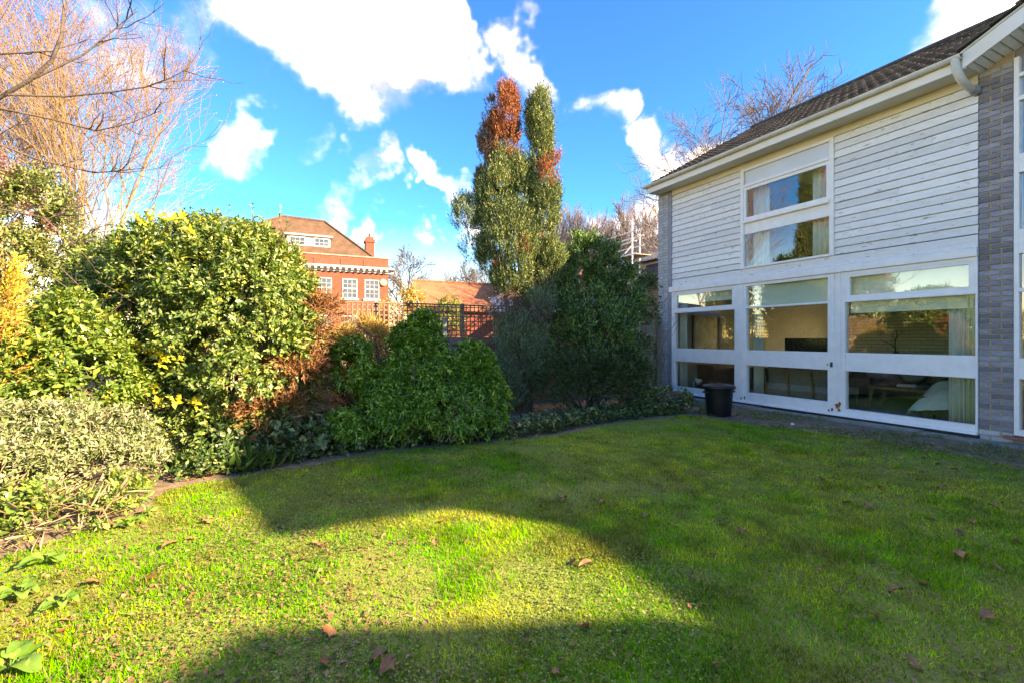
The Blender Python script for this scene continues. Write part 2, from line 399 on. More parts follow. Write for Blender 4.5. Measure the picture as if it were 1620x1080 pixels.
# ---- house frame: local x runs along the front wall towards the camera's side, y goes into the house
P0 = np.array([3.903, 12.503]); EX = np.array([0.43943, -0.89828]); EY = np.array([0.89828, 0.43943]); HROT = math.atan2(EX[1], EX[0])
def HF(s, q, z=0.0):
    p = P0+EX*s+EY*q; return (p[0], p[1], z)

white = mat('white_paint', (0.86, 0.825, 0.79), (0.78, 0.74, 0.70), 0.55, 6.0, 0.15, 40)
board_white = mat('weathered_white_boards', (0.78, 0.735, 0.69), (0.87, 0.83, 0.79), 0.7, 13.0, 0.8, 60, obj_rand=0.10, stretch=(0.35, 1, 1.8), c3=(0.42, 0.35, 0.28), c3pos=0.66)
upvc = mat('fascia_white', (0.80, 0.77, 0.74), (0.76, 0.68, 0.56), 0.5, 2.0, stretch=(0.6, 1, 1))
gutter_m = mat('gutter_plastic', (0.70, 0.67, 0.60), (0.50, 0.47, 0.40), 0.5, 3.0)
dark_gap = mat('dark_backing', (0.10, 0.10, 0.10), rough=0.9)
lead = mat('lead_grey', (0.20, 0.21, 0.23), (0.28, 0.28, 0.30), 0.6, 6)
brick_grey = mat('blue_grey_brick', (0.17, 0.175, 0.215), (0.26, 0.255, 0.28), 0.8, 14.0, 0.5, 60, obj_rand=0.38, c3=(0.10, 0.10, 0.12))
brick_pale = mat('pale_grey_brick', (0.36, 0.355, 0.355), (0.46, 0.45, 0.44), 0.85, 12.0, 0.5, 60, obj_rand=0.14, c3=(0.28, 0.28, 0.29))
mortar = mat('mortar', (0.42, 0.28, 0.14), (0.46, 0.36, 0.24), 0.95, 5.0)
mortar_grey = mat('mortar_grey', (0.24, 0.235, 0.235), (0.34, 0.33, 0.31), 0.95, 5.0)
tile_m = mat('roof_tile_brown', (0.055, 0.047, 0.042), (0.14, 0.11, 0.085), 0.85, 9.0, 0.5, 50, obj_rand=0.5, c3=(0.34, 0.24, 0.13))
conc = mat('concrete', (0.22, 0.195, 0.155), (0.33, 0.30, 0.24), 0.9, 4.0, 0.5, 30, c3=(0.12, 0.12, 0.07))
black_plinth = mat('black_damp_course', (0.02, 0.02, 0.022), rough=0.6)
glass = glass_mat('window_glass', wave=0.02)
red_sill_m = mat('red_quarry_tile', (0.28, 0.07, 0.05), (0.36, 0.12, 0.09), 0.6, 10, obj_rand=0.1)
rust = mat('orange_rust', (0.40, 0.15, 0.04), (0.28, 0.10, 0.03), 0.9, 30)
plaster = mat('plaster_cream', (0.38, 0.35, 0.27), (0.43, 0.40, 0.31), 0.9, 2)
blind_m = mat('roller_blind_cream', (0.84, 0.82, 0.70), (0.78, 0.76, 0.64), 0.9, 3)
net_m = mat('curtain_cream', (0.66, 0.66, 0.58), (0.56, 0.56, 0.48), 0.9, 3)

house = thing('terraced_house', 'two-storey terraced house front in white weatherboard above tall white-framed windows', 'house', HF(0, 0), HROT)
RT = 0.565                                    # roof slope
# structure walls behind the cladding: upper wall with window opening left as void between pieces
wm = MB()
wm.box(0.36, 2.52, 0.05, 0.25, 2.62, 5.30); wm.box(4.45, 6.44, 0.05, 0.25, 2.62, 5.30); wm.box(2.52, 4.45, 0.05, 0.25, 2.62, 2.93); wm.box(2.52, 4.45, 0.05, 0.25, 5.08, 5.30)
wm.build('wall', dark_gap, house)
pm = MB(); pm.box(0.0, 0.30, 0.25, 7.6, -0.1, 5.3); pm.box(6.46, 6.76, 0.10, 7.6, -0.1, 5.3)
pm.build('party_wall', plaster, house)
bw = MB(); bw.box(0.30, 1.1, 7.3, 7.6, -0.1, 5.3); bw.box(5.6, 6.46, 7.3, 7.6, -0.1, 5.3); bw.box(1.1, 5.6, 7.3, 7.6, 2.2, 5.3); bw.box(1.1, 5.6, 7.3, 7.6, -0.1, 0.5);
bw.box(3.2, 3.5, 7.3, 7.6, 0.5, 2.2)
bw.build('back_wall', plaster, house)
MB().box(0.31, 6.45, 2.3, 2.4, 2.79, 5.11).build('added_partition', mat('olive_wall', (0.09, 0.08, 0.04), (0.13, 0.11, 0.06), 0.9, 2), house)  # dark wall added to darken the upstairs room behind the panes
MB().box(0.30, 6.46, 0.12, 7.3, -0.02, 0.10).build('floor', mat('pale_carpet', (0.30, 0.31, 0.28), (0.36, 0.36, 0.32), 0.95, 20), house)
MB().box(0.30, 6.46, 0.26, 7.3, 2.60, 2.78).build('ceiling', mat('ceiling_white', (0.72, 0.71, 0.68), rough=0.9), house)
MB().box(0.30, 6.46, 0.26, 7.3, 5.12, 5.2).build('ceiling', MATS['ceiling_white'], house)
# weatherboards, one mesh each
def boards(s0, s1, z0, z1, n, seed):
    r = random.Random(seed); pit = (z1-z0)/n
    for i in range(n):
        cut = s0+(s1-s0)*r.uniform(.25, .75) if r.random() < .4 else None     # some rows are two lengths butted together
        for a0, a1 in ([(s0, s1)] if cut is None else [(s0, cut-.0015), (cut+.0015, s1)]):
            z = z0+i*pit; b = MB(); t = r.uniform(-.004, .004); lo, hi = z+0.0045, z+pit-0.0045; V = []; F = []
            for k in range(9):                     # slight warp along each board
                x = a0+(a1-a0)*k/8; dv = r.uniform(-.003, .003); V += [(x, 0.046, lo), (x, -0.004+t+dv, lo+abs(dv)*1.3), (x, 0.012+t+dv, hi+dv*.6), (x, 0.046, hi)]
            for k in range(8): q = k*4; F += [(q+j, q+4+j, q+4+(j+1) % 4, q+(j+1) % 4)[::-1] for j in range(4)]
            F += [(0, 1, 2, 3)[::-1], (32, 33, 34, 35)]
            b.add(V, F); b.build('weatherboard', board_white, house)
boards(0.50, 2.515, 2.955, 5.11, 16, 1); boards(4.455, 6.41, 2.955, 5.11, 16, 2)
# frieze, skirt and trims
warm_lit_frieze = mat('frieze_warm_light', (0.72, 0.66, 0.54), (0.62, 0.54, 0.40), 0.7, 3.0, 0.2, 30, stretch=(0.4, 1, 2))  # cream on frieze and soffit holds the warm light reflected under the eaves
MB().box(0.50, 6.41, -0.002, 0.045, 5.115, 5.245).build('frieze_board', warm_lit_frieze, house)
MB().box(0.50, 6.41, 0.002, 0.047, 2.765, 2.945, 0.004).build('skirt_board', board_white, house)
sk = MB(); sk.extrude([(0.44, -0.055, 2.63), (0.44, -0.06, 2.745), (0.44, 0.001, 2.775), (0.44, 0.05, 2.775), (0.44, 0.05, 2.63)], (5.975, 0, 0)); sk.build('drip_board', white, house)
MB().box(0.366, 0.498, -0.012, 0.20, 0.1, 5.24).build('corner_trim', lead, house)
# upper window bay
wb = MB()
for a, b_ in ((2.518, 2.60), (4.372, 4.452)): wb.box(a, b_, -0.022, 0.10, 2.95, 5.112, 0.004)
wb.box(2.60, 4.372, -0.018, 0.10, 5.055, 5.112); wb.box(2.60, 4.372, -0.035, 0.10, 4.705, 4.765, 0.006); wb.box(2.60, 4.372, -0.05, 0.10, 3.925, 3.985, 0.008); wb.box(2.60, 4.372, -0.03, 0.10, 2.95, 2.992, 0.004)
uw = wb.build('upper_window', white, house)
MB().box(2.601, 4.371, 0.012, 0.08, 3.692, 3.924).build('panel', white, uw)
MB().box(2.61, 4.362, 0.02, 0.05, 4.768, 5.053).build('panel', mat('white_glass_panel', (0.66, 0.68, 0.70), (0.60, 0.62, 0.64), 0.15, 2), uw)
sf = MB(); sf.box(2.603, 2.655, -0.012, 0.06, 3.99, 4.703); sf.box(4.318, 4.369, -0.012, 0.06, 3.99, 4.703); sf.box(2.655, 4.318, -0.012, 0.06, 4.64, 4.703); sf.box(2.655, 4.318, -0.012, 0.06, 3.99, 4.05)
sf.build('sash', white, uw)
def pane(parent, s0, s1, z0, z1, q=0.03):
    return MB().box(s0, s1, q, q+0.006, z0, z1).build('pane', glass, parent)
pane(uw, 2.656, 4.317, 4.051, 4.639, 0.02); pane(uw, 2.602, 4.37, 2.993, 3.690, 0.03)
# ground floor glazing: three bays
def bay(name, s0, s1, top0, bot1, left, right, transom=2.10, low0=0.24, fl=0.09, toplight=None):
    m = MB()
    m.box(s0, s0+left, -0.02, 0.10, fl, 2.625, 0.004); m.box(s1-right, s1, -0.02, 0.10, fl, 2.625, 0.004)
    a, b = s0+left, s1-right
    m.box(a, b, -0.016, 0.10, 2.565, 2.625); m.box(a, b, -0.024, 0.10, 2.085, 2.125, 0.004); m.box(a, b, -0.018, 0.10, fl, low0, 0.004)
    o = m.build(name, white, house)
    MB().box(a+0.001, b-0.001, -0.006, 0.085, 0.872, 1.198, 0.004).build('mid_rail', white, o)
    if toplight:
        t = toplight; tl = MB(); tl.box(a, a+t, -0.01, 0.06, 2.126, 2.564); tl.box(b-t, b, -0.01, 0.06, 2.126, 2.564); tl.box(a+t, b-t, -0.01, 0.06, 2.126, 2.126+t); tl.box(a+t, b-t, -0.01, 0.06, 2.564-t*.5, 2.564)
        tl.build('top_light', white, o); pane(o, a+t, b-t, 2.126+t, 2.564-t*.5, 0.02)
    else: pane(o, a+.001, b-.001, 2.126, 2.564, 0.03)
    pane(o, a+.001, b-.001, 1.199, 2.084, 0.04); pane(o, a+.001, b-.001, low0+.001, 0.871, 0.04)
    return o
w1 = bay('window', 0.505, 2.42, 0, 0, 0.10, 0.0501, toplight=0.07)
MB().box(2.421, 2.60, -0.03, 0.12, 0.09, 2.626, 0.005).build('mullion', white, house)
w2 = bay('sliding_door', 2.601, 4.46, 0, 0, 0.055, 0.115, low0=0.29)
MB().box(4.461, 4.53, -0.004, 0.12, 0.09, 2.626).build('mullion', white, house)
MB().box(4.531, 4.575, -0.03, 0.12, 0.09, 2.626, 0.005).build('mullion', white, house)
w3 = bay('window', 4.576, 6.412, 0, 0, 0.065, 0.026, toplight=0.075, low0=0.20)
hd = MB(); hd.box(4.395, 4.435, -0.034, -0.018, 0.93, 1.02, 0.004); hd.box(4.405, 4.425, -0.05, -0.034, 0.95, 1.0); hd.build('handle', mat('dark_steel', (0.08, 0.09, 0.11), rough=0.4, metal=0.6), w2)
MB().box(4.335, 4.355, -0.028, -0.018, 0.96, 0.985).build('keyhole_plate', MATS['dark_steel'], w2)
sl = MB(); sl.extrude([(0.50, -0.06, 0.065), (0.50, -0.055, 0.095), (0.50, 0.02, 0.125), (0.50, 0.02, 0.065)], (5.913, 0, 0)); sl.build('sill', white, house)
MB().box(0.50, 6.43, -0.048, 0.12, 0.005, 0.064).build('damp_course', black_plinth, house)
MB().box(0.36, 6.45, -0.028, 0.12, -0.15, 0.004).build('plinth', conc, house)
# rust flakes on the meeting stile foot
for k, (s, z, r_) in enumerate(((4.50, 0.24, 0.040), (4.555, 0.27, 0.045), (4.43, 0.16, 0.032), (4.37, 0.14, 0.022), (2.63, 0.17, 0.03), (2.55, 0.15, 0.02), (4.55, 0.17, .03))):
    rr = random.Random(k); n = 11; qf = -0.0345 if s > 4.53 or s < 2.6 else (-0.008 if s > 4.46 else -0.0245)
    MB().extrude([(s+r_*rr.uniform(.35, 1.1)*math.cos(2*math.pi*i/n), qf, z+r_*1.3*rr.uniform(.4, 1.1)*math.sin(2*math.pi*i/n)) for i in range(n)], (0, 0.006, 0)).build('rust_patch', rust, house)
# eaves: fascia, soffit, gutter
MB().box(0.02, 6.43, -0.42, -0.395, 5.225, 5.40, 0.004).build('fascia', upvc, house)
MB().box(0.02, 6.43, -0.394, 0.30, 5.247, 5.262).build('soffit', warm_lit_frieze, house)
MB().box(0.02, 0.045, -0.394, 0.25, 5.263, 5.40).build('fascia_return', upvc, house)
gm = MB(); n = 9
prof = [(-0.475+0.058*math.cos(math.pi+math.pi*i/(n-1)), 5.42+0.062*math.sin(math.pi+math.pi*i/(n-1))) for i in range(n)]
prof2 = [(-0.475+0.052*math.cos(math.pi+math.pi*i/(n-1)), 5.423+0.056*math.sin(math.pi+math.pi*i/(n-1))) for i in range(n)][::-1]
gm.extrude([(-0.03, a, b) for a, b in prof+prof2], (6.43, 0, 0))
gut = gm.build('gutter', gutter_m, house, False)
for s in (-0.02, 0.95, 1.95, 2.95, 3.95, 4.95, 5.85):
    bk = MB(); bk.extrude([(s, -0.475+0.066*math.cos(math.pi+math.pi*i/8), 5.42+0.070*math.sin(math.pi+math.pi*i/8)) for i in range(9)]+[(s, -0.475+0.059*math.cos(-math.pi*i/8), 5.42+0.063*math.sin(-math.pi*i/8)) for i in range(9)], (0.05, 0, 0))
    bk.build('bracket', gutter_m, gut)
el = MB(); pts = [(6.33, -0.475, 5.40), (6.33, -0.475, 5.33), (6.34, -0.46, 5.24), (6.36, -0.41, 5.13), (6.38, -0.32, 5.05), (6.39, -0.20, 5.02), (6.395, -0.06, 5.005)]
el.tube(pts, [0.05, 0.05, 0.052, 0.052, 0.05, 0.048, 0.048], 12); el.build('downpipe_elbow', gutter_m, house, True)
MB().tube([(6.40, -0.10, 5.01), (6.40, 0.04, 5.0)], 0.06, 12).build('downpipe_collar', lead, house, True)
# roof: deck and tiles
rf = MB(); z0 = 5.40
rf.extrude([(-0.02, -0.44, z0), (-0.02, 3.8, z0+4.24*RT), (-0.02, 8.0, z0+0.04), (-0.02, 8.0, z0-0.02), (-0.02, 3.8, z0+4.24*RT-0.10), (-0.02, -0.40, z0-0.03)], (6.43, 0, 0))
roof = rf.build('roof', mat('roof_felt', (0.03, 0.03, 0.03), rough=0.95), house)
th = math.atan(RT); ct, st = math.cos(th), math.sin(th); NR, NC = 14, 21
tw, gauge = 6.75/NC, 4.88/NR
tm = MB(); prof = [(0, 0.020), (0.10, 0.027), (0.24, 0.029), (0.40, 0.022), (0.52, 0.020), (0.62, 0.027), (0.76, 0.029), (0.90, 0.022), (0.96, 0.020)]
V = []
for (x, h) in prof: V += [(x*tw, 0, h), (x*tw, gauge*1.14, h-0.006)]
for (x, h) in prof: V += [(x*tw, 0, h-0.030), (x*tw, gauge*1.14, h-0.034)]
nn = len(prof); F = []
for i in range(nn-1):
    F += [(2*i, 2*i+2, 2*i+3, 2*i+1), (2*nn+2*i, 2*nn+2*i+1, 2*nn+2*i+3, 2*nn+2*i+2), (2*i, 2*nn+2*i, 2*nn+2*i+2, 2*i+2)]
F += [(0, 1, 2*nn+1, 2*nn), (2*nn-2, 4*nn-2, 4*nn-1, 2*nn-1)]
tile_me = MB().add(V, F).mesh('roof_tile'); tile_me.materials.append(tile_m)
for r_ in range(NR):
    for c_ in range(NC):
        if r_ < 2 and -0.04+(c_+1)*tw > 6.42: continue
        o = bpy.data.objects.new('roof_tile', tile_me); C.objects.link(o); o.parent = roof
        d = r_*gauge-0.06
        o.location = (-0.04+c_*tw, -0.44+d*ct-0.012*st, z0+d*st+0.024+0.012)
        o.rotation_euler = (th-0.085+random.uniform(-.012, .012), random.uniform(-.006, .006), random.uniform(-.006, .006))
rg = MB()
for k in range(15):
    a = -0.02+k*0.45; rg.extrude([(a, 3.8+0.13*math.cos(math.pi*i/6), z0+4.24*RT-0.01+0.11*math.sin(math.pi*i/6)) for i in range(7)], (0.44, 0, 0))
rg.build('ridge_tiles', tile_m, roof)

# left brick pier
def brick_mesh(l, h, d=0.10):
    return MB().box(0, l, 0, d, 0, h, 0.004).mesh('brick')
LP = thing_p = MB().box(0.008, 0.364, 0.010, 0.30, -0.15, 5.24).build('brick_pier', mortar_grey, house)
bA = brick_mesh(0.2, 0.064); bA.materials.append(brick_pale); bB = brick_mesh(0.148, 0.064); bB.materials.append(brick_pale)
def put(me, name, parent, x, y, z, ry=0.0):
    o = bpy.data.objects.new(name, me); C.objects.link(o); o.parent = parent; o.location = (x, y, z)
    if ry: o.rotation_euler = (0, ry, 0)
    return o
k = 0; z = -0.14
while z < 5.17:
    if k % 2 == 0: put(bA, 'brick', LP, 0.0, random.uniform(-.003, .002), z); put(bB, 'brick', LP, 0.21, random.uniform(-.003, .002), z)
    else: put(bB, 'brick', LP, 0.0, random.uniform(-.003, .002), z); put(bA, 'brick', LP, 0.158, random.uniform(-.003, .002), z)
    z += 0.075; k += 1

# ---- neighbouring house with the sloping bargeboard
nb = thing('terraced_house', 'grey brick neighbouring house with white bargeboard climbing over brick pier', 'house', HF(0, 0), HROT)
RP = MB().box(6.424, 6.776, 0.016, 0.30, -0.15, 5.60).build('brick_pier', mortar, nb)
b1 = brick_mesh(0.221, 0.061); b1.materials.append(brick_grey); b2 = brick_mesh(0.107, 0.061); b2.materials.append(brick_grey)
b3 = brick_mesh(0.221, 0.061); b3.materials.append(brick_pale); b4 = brick_mesh(0.107, 0.061); b4.materials.append(brick_pale)
k = 0; z = -0.14
def verge(s): return 5.25+0.46*(s-6.45)      # underside of the bargeboard
while z < 5.5:
    pale = z < 0.10 or z > 5.15
    L1, L2 = (b3, b4) if pale else (b1, b2)
    if z < verge(6.55)-0.06:
        if k % 2 == 0: put(L2, 'brick', RP, 6.418, random.uniform(-.003, .003), z); put(L1, 'brick', RP, 6.5515, random.uniform(-.003, .003), z) if z < verge(6.6)-0.05 else 0
        else: put(L1, 'brick', RP, 6.418, random.uniform(-.003, .003), z); put(L2, 'brick', RP, 6.6655, random.uniform(-.003, .003), z)
    z += 0.075; k += 1
S1 = 10.6                                     # ridge of this roof, unseen, set for its lawn shadow
S2 = 14.3                                     # its unseen far wall, shaped with the overhang for the lawn shadow
nw = MB()
nw.box(9.9, S2, 0.0, 0.25, -0.1, 5.04); nw.box(7.9, 9.9, 0.05, 0.25, 2.4, 5.04); nw.box(7.9, 9.9, 0.05, 0.25, -0.1, 0.3)
nw.extrude([(6.78, 0.06, 5.05), (S2, 0.06, 5.05), (S2, 0.06, 6.35), (S1, 0.06, verge(S1)), (6.78, 0.06, verge(6.78))], (0, 0.18, 0))
nw.box(S2-0.25, S2, 0.26, 7.6, -0.1, 6.3)
nw.box(S2, 18.0, 0.9, 1.1, -0.1, 5.7); nw.box(7.0, 18, 7.35, 7.6, -0.1, 5.0)  # unseen link wall added, its height closes the sunlit strip of lawn
nw.build('wall', mat('stock_brick_wall', (0.24, 0.22, 0.20), (0.32, 0.29, 0.26), 0.9, 6), nb)
fw = MB(); fw.box(6.782, 6.835, -0.02, 0.10, 0.13, 5.28, 0.004); fw.box(7.84, 7.895, -0.02, 0.10, 0.13, 5.05)
for a, b_ in ((0.13, 0.21), (0.90, 1.18), (2.08, 2.13), (2.60, 2.93), (3.70, 3.95), (4.68, 4.74), (5.0, 5.049)): fw.box(6.835, 7.84, -0.018, 0.09, a, b_)
fo = fw.build('window', white, nb)
for a, b_ in ((0.212, 0.898), (1.182, 2.078), (2.132, 2.598), (2.932, 3.698), (3.952, 4.678), (4.742, 4.998)): pane(fo, 6.836, 7.839, a, b_, 0.03)
for k in range(8): put(MB().box(0, 0.145, -0.10, 0.12, 0.075, 0.115, 0.005).mesh('sill_tile') if k == 0 else bpy.data.meshes['sill_tile'], 'sill_tile', fo, 6.70+k*0.15, 0, 0)
bpy.data.meshes['sill_tile'].materials.append(red_sill_m)
MB().box(6.78, S1, -0.012, 0.10, -0.15, 0.072).build('plinth', conc, nb)
# bargeboard, soffit strip, roof
def slope_strip(s0, s1, lo, hi, q0, q1):
    return MB().extrude([(s0, q0, verge(s0)+lo), (s1, q0, verge(s1)+lo), (s1, q0, verge(s1)+hi), (s0, q0, verge(s0)+hi)], (0, q1-q0, 0))
slope_strip(6.40, S1, 0.0, 0.215, -0.44, -0.41).build('bargeboard', upvc, nb)
slope_strip(6.435, S1, 0.006, 0.026, -0.409, 0.06).build('soffit', white, nb)
for k in range(12): 
    a = 6.5+k*0.09; slope_strip(a, a+0.004, 0.0, 0.005, -0.40, 0.05).build('soffit_joint', dark_gap, nb)
slope_strip(6.38, S1+0.1, 0.216, 0.245, -0.455, -0.40).build('verge_strip', gutter_m, nb)
vg = lambda x: verge(x)+0.246
nr = MB().extrude([(6.36, -0.42, vg(6.36)), (S1, -0.42, vg(S1)), (S2+0.9, -0.42, 6.25), (S2+0.9, -0.42, 6.32), (S1, -0.42, vg(S1)+0.06), (6.36, -0.42, vg(6.36)+0.03)], (0, 8.2, 0)).build('roof', tile_m, nb)  # far overhang is unseen and shaped to shade the lawn
MB().box(S2+.01, 18.0, 0.9, 7.6, 5.701, 5.8).build('shade_flat_roof', lead, nb)  # unseen roof over the link, also there for the lawn shadow
# unseen block added outside the frame, set along the sun to shade the lawn
blk = thing('shadow_block', 'unseen brick block with lead roof added to shade the near lawn', 'building', (0, 0, 0), math.atan2(SH[1], SH[0]))
MB().extrude([(10.5, -9, -0.1), (10.5, 2.45, -0.1), (10.5, 2.45, 5.1), (10.5, 1.64, 6.0), (10.5, -9.0, 6.3)], (6.5, 0, 0)).build('wall', MATS['stock_brick_wall'], blk)
MB().extrude([(10.4, 2.5, 5.12), (10.4, 1.66, 6.02), (10.4, -9.0, 6.32), (10.4, -9.0, 6.4), (10.4, 1.66, 6.1), (10.4, 2.55, 5.16)], (6.7, 0, 0)).build('roof', lead, blk)
vt = MB().box(-0.02, 0.36, -0.06, 0.30, 0.0, 0.028).mesh('verge_tile'); vt.materials.append(tile_m)
for k in range(14):
    s = 6.36+k*0.30; o = put(vt, 'verge_tile', nr, s, -0.43, verge(s)+0.285); o.rotation_euler = (0, -math.atan(0.46)+0.07, random.uniform(-.02, .02))
# ================================================================== THINGS IN THE ROOMS
def room_thing(name, label, cat, s, q, z=0.10, rot=0.0, group=None):
    return thing(name, label, cat, HF(s, q, z), HROT+rot, group)
def curtain(label, s0, s1, q, z0, z1, m, folds=6, amp=0.035, group=None, gather=0.0):
    n = folds*8; V = []; F = []
    for j, z in enumerate((0, 0.3, 0.62, 1.0)):
        zz = z0+(z1-z0)*z; sh = gather*math.sin(math.pi*z)
        for i in range(n+1):
            t = i/n; V.append(((s1-s0)*t*(1-sh), amp*math.sin(t*folds*2*math.pi+0.6*math.sin(t*9))*(1-0.3*z), zz))
    for j in range(3):
        for i in range(n): a = j*(n+1)+i; F.append((a, a+1, a+n+2, a+n+1))
    o = MB().add(V, F).build('curtain', m, None, True); o.location = HF(s0, q, 0); o.rotation_euler = (0, 0, HROT)
    md = o.modifiers.new('s', 'SOLIDIFY'); md.thickness = 0.006
    return tag(o, label, 'curtain', group)
curtain('pale curtain behind the narrow window beside brick pier', 0.62, 0.86, 0.16, 0.14, 2.5, net_m, 4)
curtain('pale curtain gathered at the edge of the sliding door', 2.70, 2.93, 0.18, 0.14, 2.5, net_m, 4, 0.04)
curtain('cream curtain drawn back behind the cloth-covered chair', 6.02, 6.22, 0.17, 0.14, 2.12, net_m, 3, 0.03)
curtain('sheer cream curtain against the frame by the grey brick pier', 6.23, 6.385, 0.14, 0.14, 2.12, mat('curtain_yellow', (0.62, 0.60, 0.42), (0.55, 0.53, 0.36), 0.9, 4), 3, 0.025)
curtain('blue-white curtain at weatherboard side of the bedroom window', 2.68, 3.06, 0.20, 2.95, 4.68, mat('curtain_white', (0.72, 0.74, 0.74), (0.62, 0.65, 0.66), 0.9, 4), 5, 0.03)
curtain('white curtain at gutter elbow side of bedroom window', 3.95, 4.36, 0.20, 2.95, 4.68, MATS['curtain_white'], 5, 0.03)
def blind(label, s0, s1, z0, z1, q=0.13):
    o = MB().box(0, s1-s0, 0, 0.006, z0, z1).tube([(0, 0.003, z0), (s1-s0, 0.003, z0)], 0.012, 8).tube([(0, 0.02, z1), (s1-s0, 0.02, z1)], 0.025, 8).build('roller_blind', blind_m)
    o.location = HF(s0, q, 0); o.rotation_euler = (0, 0, HROT); return tag(o, label, 'blind')
blind('cream roller blind half down behind the widest ground floor window', 4.66, 6.37, 1.90, 2.55)
blind('pale roller blind filling the top light of the sliding door', 2.72, 4.32, 2.12, 2.55)
blind('short roller blind in the top light next to the brick pier', 0.62, 2.34, 2.33, 2.55)

wood = mat('honey_wood', (0.28, 0.15, 0.06), (0.36, 0.20, 0.09), 0.5, 4, stretch=(1, 1, 8))
dwood = mat('dark_wood', (0.07, 0.04, 0.025), (0.12, 0.07, 0.04), 0.5, 4)
wick = mat('wicker', (0.26, 0.20, 0.14), (0.36, 0.28, 0.20), 0.85, 40, 0.8, 90)
sofa_m = mat('sofa_grey_brown', (0.11, 0.09, 0.075), (0.16, 0.135, 0.11), 0.95, 30)
cush = mat('cushion_grey', (0.30, 0.29, 0.29), (0.38, 0.37, 0.36), 0.95, 20)
# wicker settee seen from behind through the door's low pane
t = room_thing('wicker_settee', 'wicker settee with bent cane frame, its back against the sliding door', 'settee', 2.80, 0.32)
bk = MB(); n = 10
for i in range(n):
    a0, a1 = i/n, (i+1)/n; f = lambda a: 0.10+0.05*math.sin(a*3.0)
    bk.add([(0.04, f(a0)*1, 0.16+0.62*a0), (1.52, f(a0), 0.16+0.62*a0), (1.52, f(a1), 0.16+0.62*a1), (0.04, f(a1), 0.16+0.62*a1)], [(0, 1, 2, 3)])
o = bk.build('back_panel', wick, t); md = o.modifiers.new('s', 'SOLIDIFY'); md.thickness = 0.02
for x in (0.03, 0.53, 1.03, 1.53): MB().tube([(x-0.10, 0.13, 0.80), (x-0.05, 0.085, 0.6), (x, 0.075, 0.35), (x+0.01, 0.08, 0.05)], 0.022, 8).build('cane_post', wood, t, True)
MB().tube([(0.0, 0.08, 0.14), (1.56, 0.08, 0.14)], 0.026, 8).build('bottom_rail', wood, t, True); MB().tube([(-0.08, 0.13, 0.80), (1.46, 0.13, 0.80)], 0.024, 8).build('top_rail', wood, t, True)
MB().box(0.03, 1.53, 0.12, 0.70, 0.28, 0.40).build('seat', cush, t)
for x in (0.05, 1.5):
    for y in (0.08, 0.68): MB().tube([(x, y, 0), (x, y, 0.28)], 0.022, 8).build('leg', wood, t, True)
# sofa at the back of the room
t = room_thing('sofa', 'low dark sofa with grey scatter cushions behind the coffee table', 'sofa', 2.55, 2.5)
MB().box(0, 2.3, 0, 0.85, 0.16, 0.42).build('seat', sofa_m, t); MB().box(0, 2.3, 0.62, 0.90, 0.42, 0.86).build('backrest', sofa_m, t)
for x in (-0.16, 2.3): MB().box(x, x+0.16, 0, 0.90, 0.12, 0.60).build('armrest', sofa_m, t)
for x in (0.2, 0.95, 1.6): 
    c = MB().lathe([(0.02, 0), (0.20, 0.03), (0.25, 0.09), (0.20, 0.15), (0.02, 0.18)], 0, 0, 12).build('cushion', cush, t, True); c.location = (x+0.2, 0.58, 0.62); c.rotation_euler = (R(72), 0, 0)
# coffee table
t = room_thing('coffee_table', 'glass-topped coffee table with splayed honey wood legs', 'table', 4.35, 1.25)
MB().box(-0.05, 1.15, 0, 0.6, 0.44, 0.455).build('table_top', glass_mat('table_glass', (0.7, 0.78, 0.74), 1.6), t)
MB().box(0, 1.1, 0.05, 0.55, 0.38, 0.435).build('frame', wood, t)
for x, y in ((0.06, 0.06), (1.04, 0.06), (0.06, 0.54), (1.04, 0.54)): MB().tube([(x, y, 0.40), (x+(0.06 if x > .5 else -0.06), y, 0.0)], [0.035, 0.022], 8).build('leg', wood, t, True)
o = MB().box(0, 0.28, 0, 0.20, 0, 0.02).box(0.01, 0.27, 0.005, 0.195, 0.021, 0.035).build('book', mat('paper_white', (0.55, 0.57, 0.60), rough=0.7)); o.location = HF(4.75, 1.45, 0.557); o.rotation_euler = (0, 0, HROT+0.3); tag(o, 'pale closed book lying on the glass coffee table', 'book')
# chair under a patterned throw
t = room_thing('armchair', 'armchair under a pale green floral throw just inside the window', 'armchair', 5.42, 0.34)
n1, n2 = 26, 18; V = []; F = []
for j in range(n2+1):
    v = j/n2
    for i in range(n1+1):
        u = i/n1; x = 0.86*u; y = 0.62*v
        hgt = 0.66*min(1, (math.sin(math.pi*min(max(u, 0.001), .999)))**0.38)*min(1, (math.sin(math.pi*(0.5*v+0.02)) if v < .5 else 1)**0.4+0.0)
        hgt += 0.02*math.sin(14*u+5*v)+0.012*math.sin(23*u-9*v); flare = 0.05*(1-hgt/0.66)*(1 if u > .5 else -1)
        V.append((x+flare, y-0.05*(1-v)*(1-hgt/0.66)+0.015*math.sin(19*u), max(hgt, 0.03)))
for j in range(n2):
    for i in range(n1): a = j*(n1+1)+i; F.append((a, a+1, a+n1+2, a+n1+1))
throw_m = mat('floral_throw', (0.52, 0.58, 0.52), (0.60, 0.64, 0.57), 0.9, 5.0, c3=(0.34, 0.27, 0.16))
MB().add(V, F).build('throw', throw_m, t, True); MB().box(0.10, 0.76, 0.12, 0.6, 0.12, 0.40).build('seat', dwood, t)
for x in (0.12, 0.74):
    for y in (0.14, 0.58): MB().tube([(x, y, 0), (x, y, 0.13)], 0.02, 6).build('leg', dwood, t)
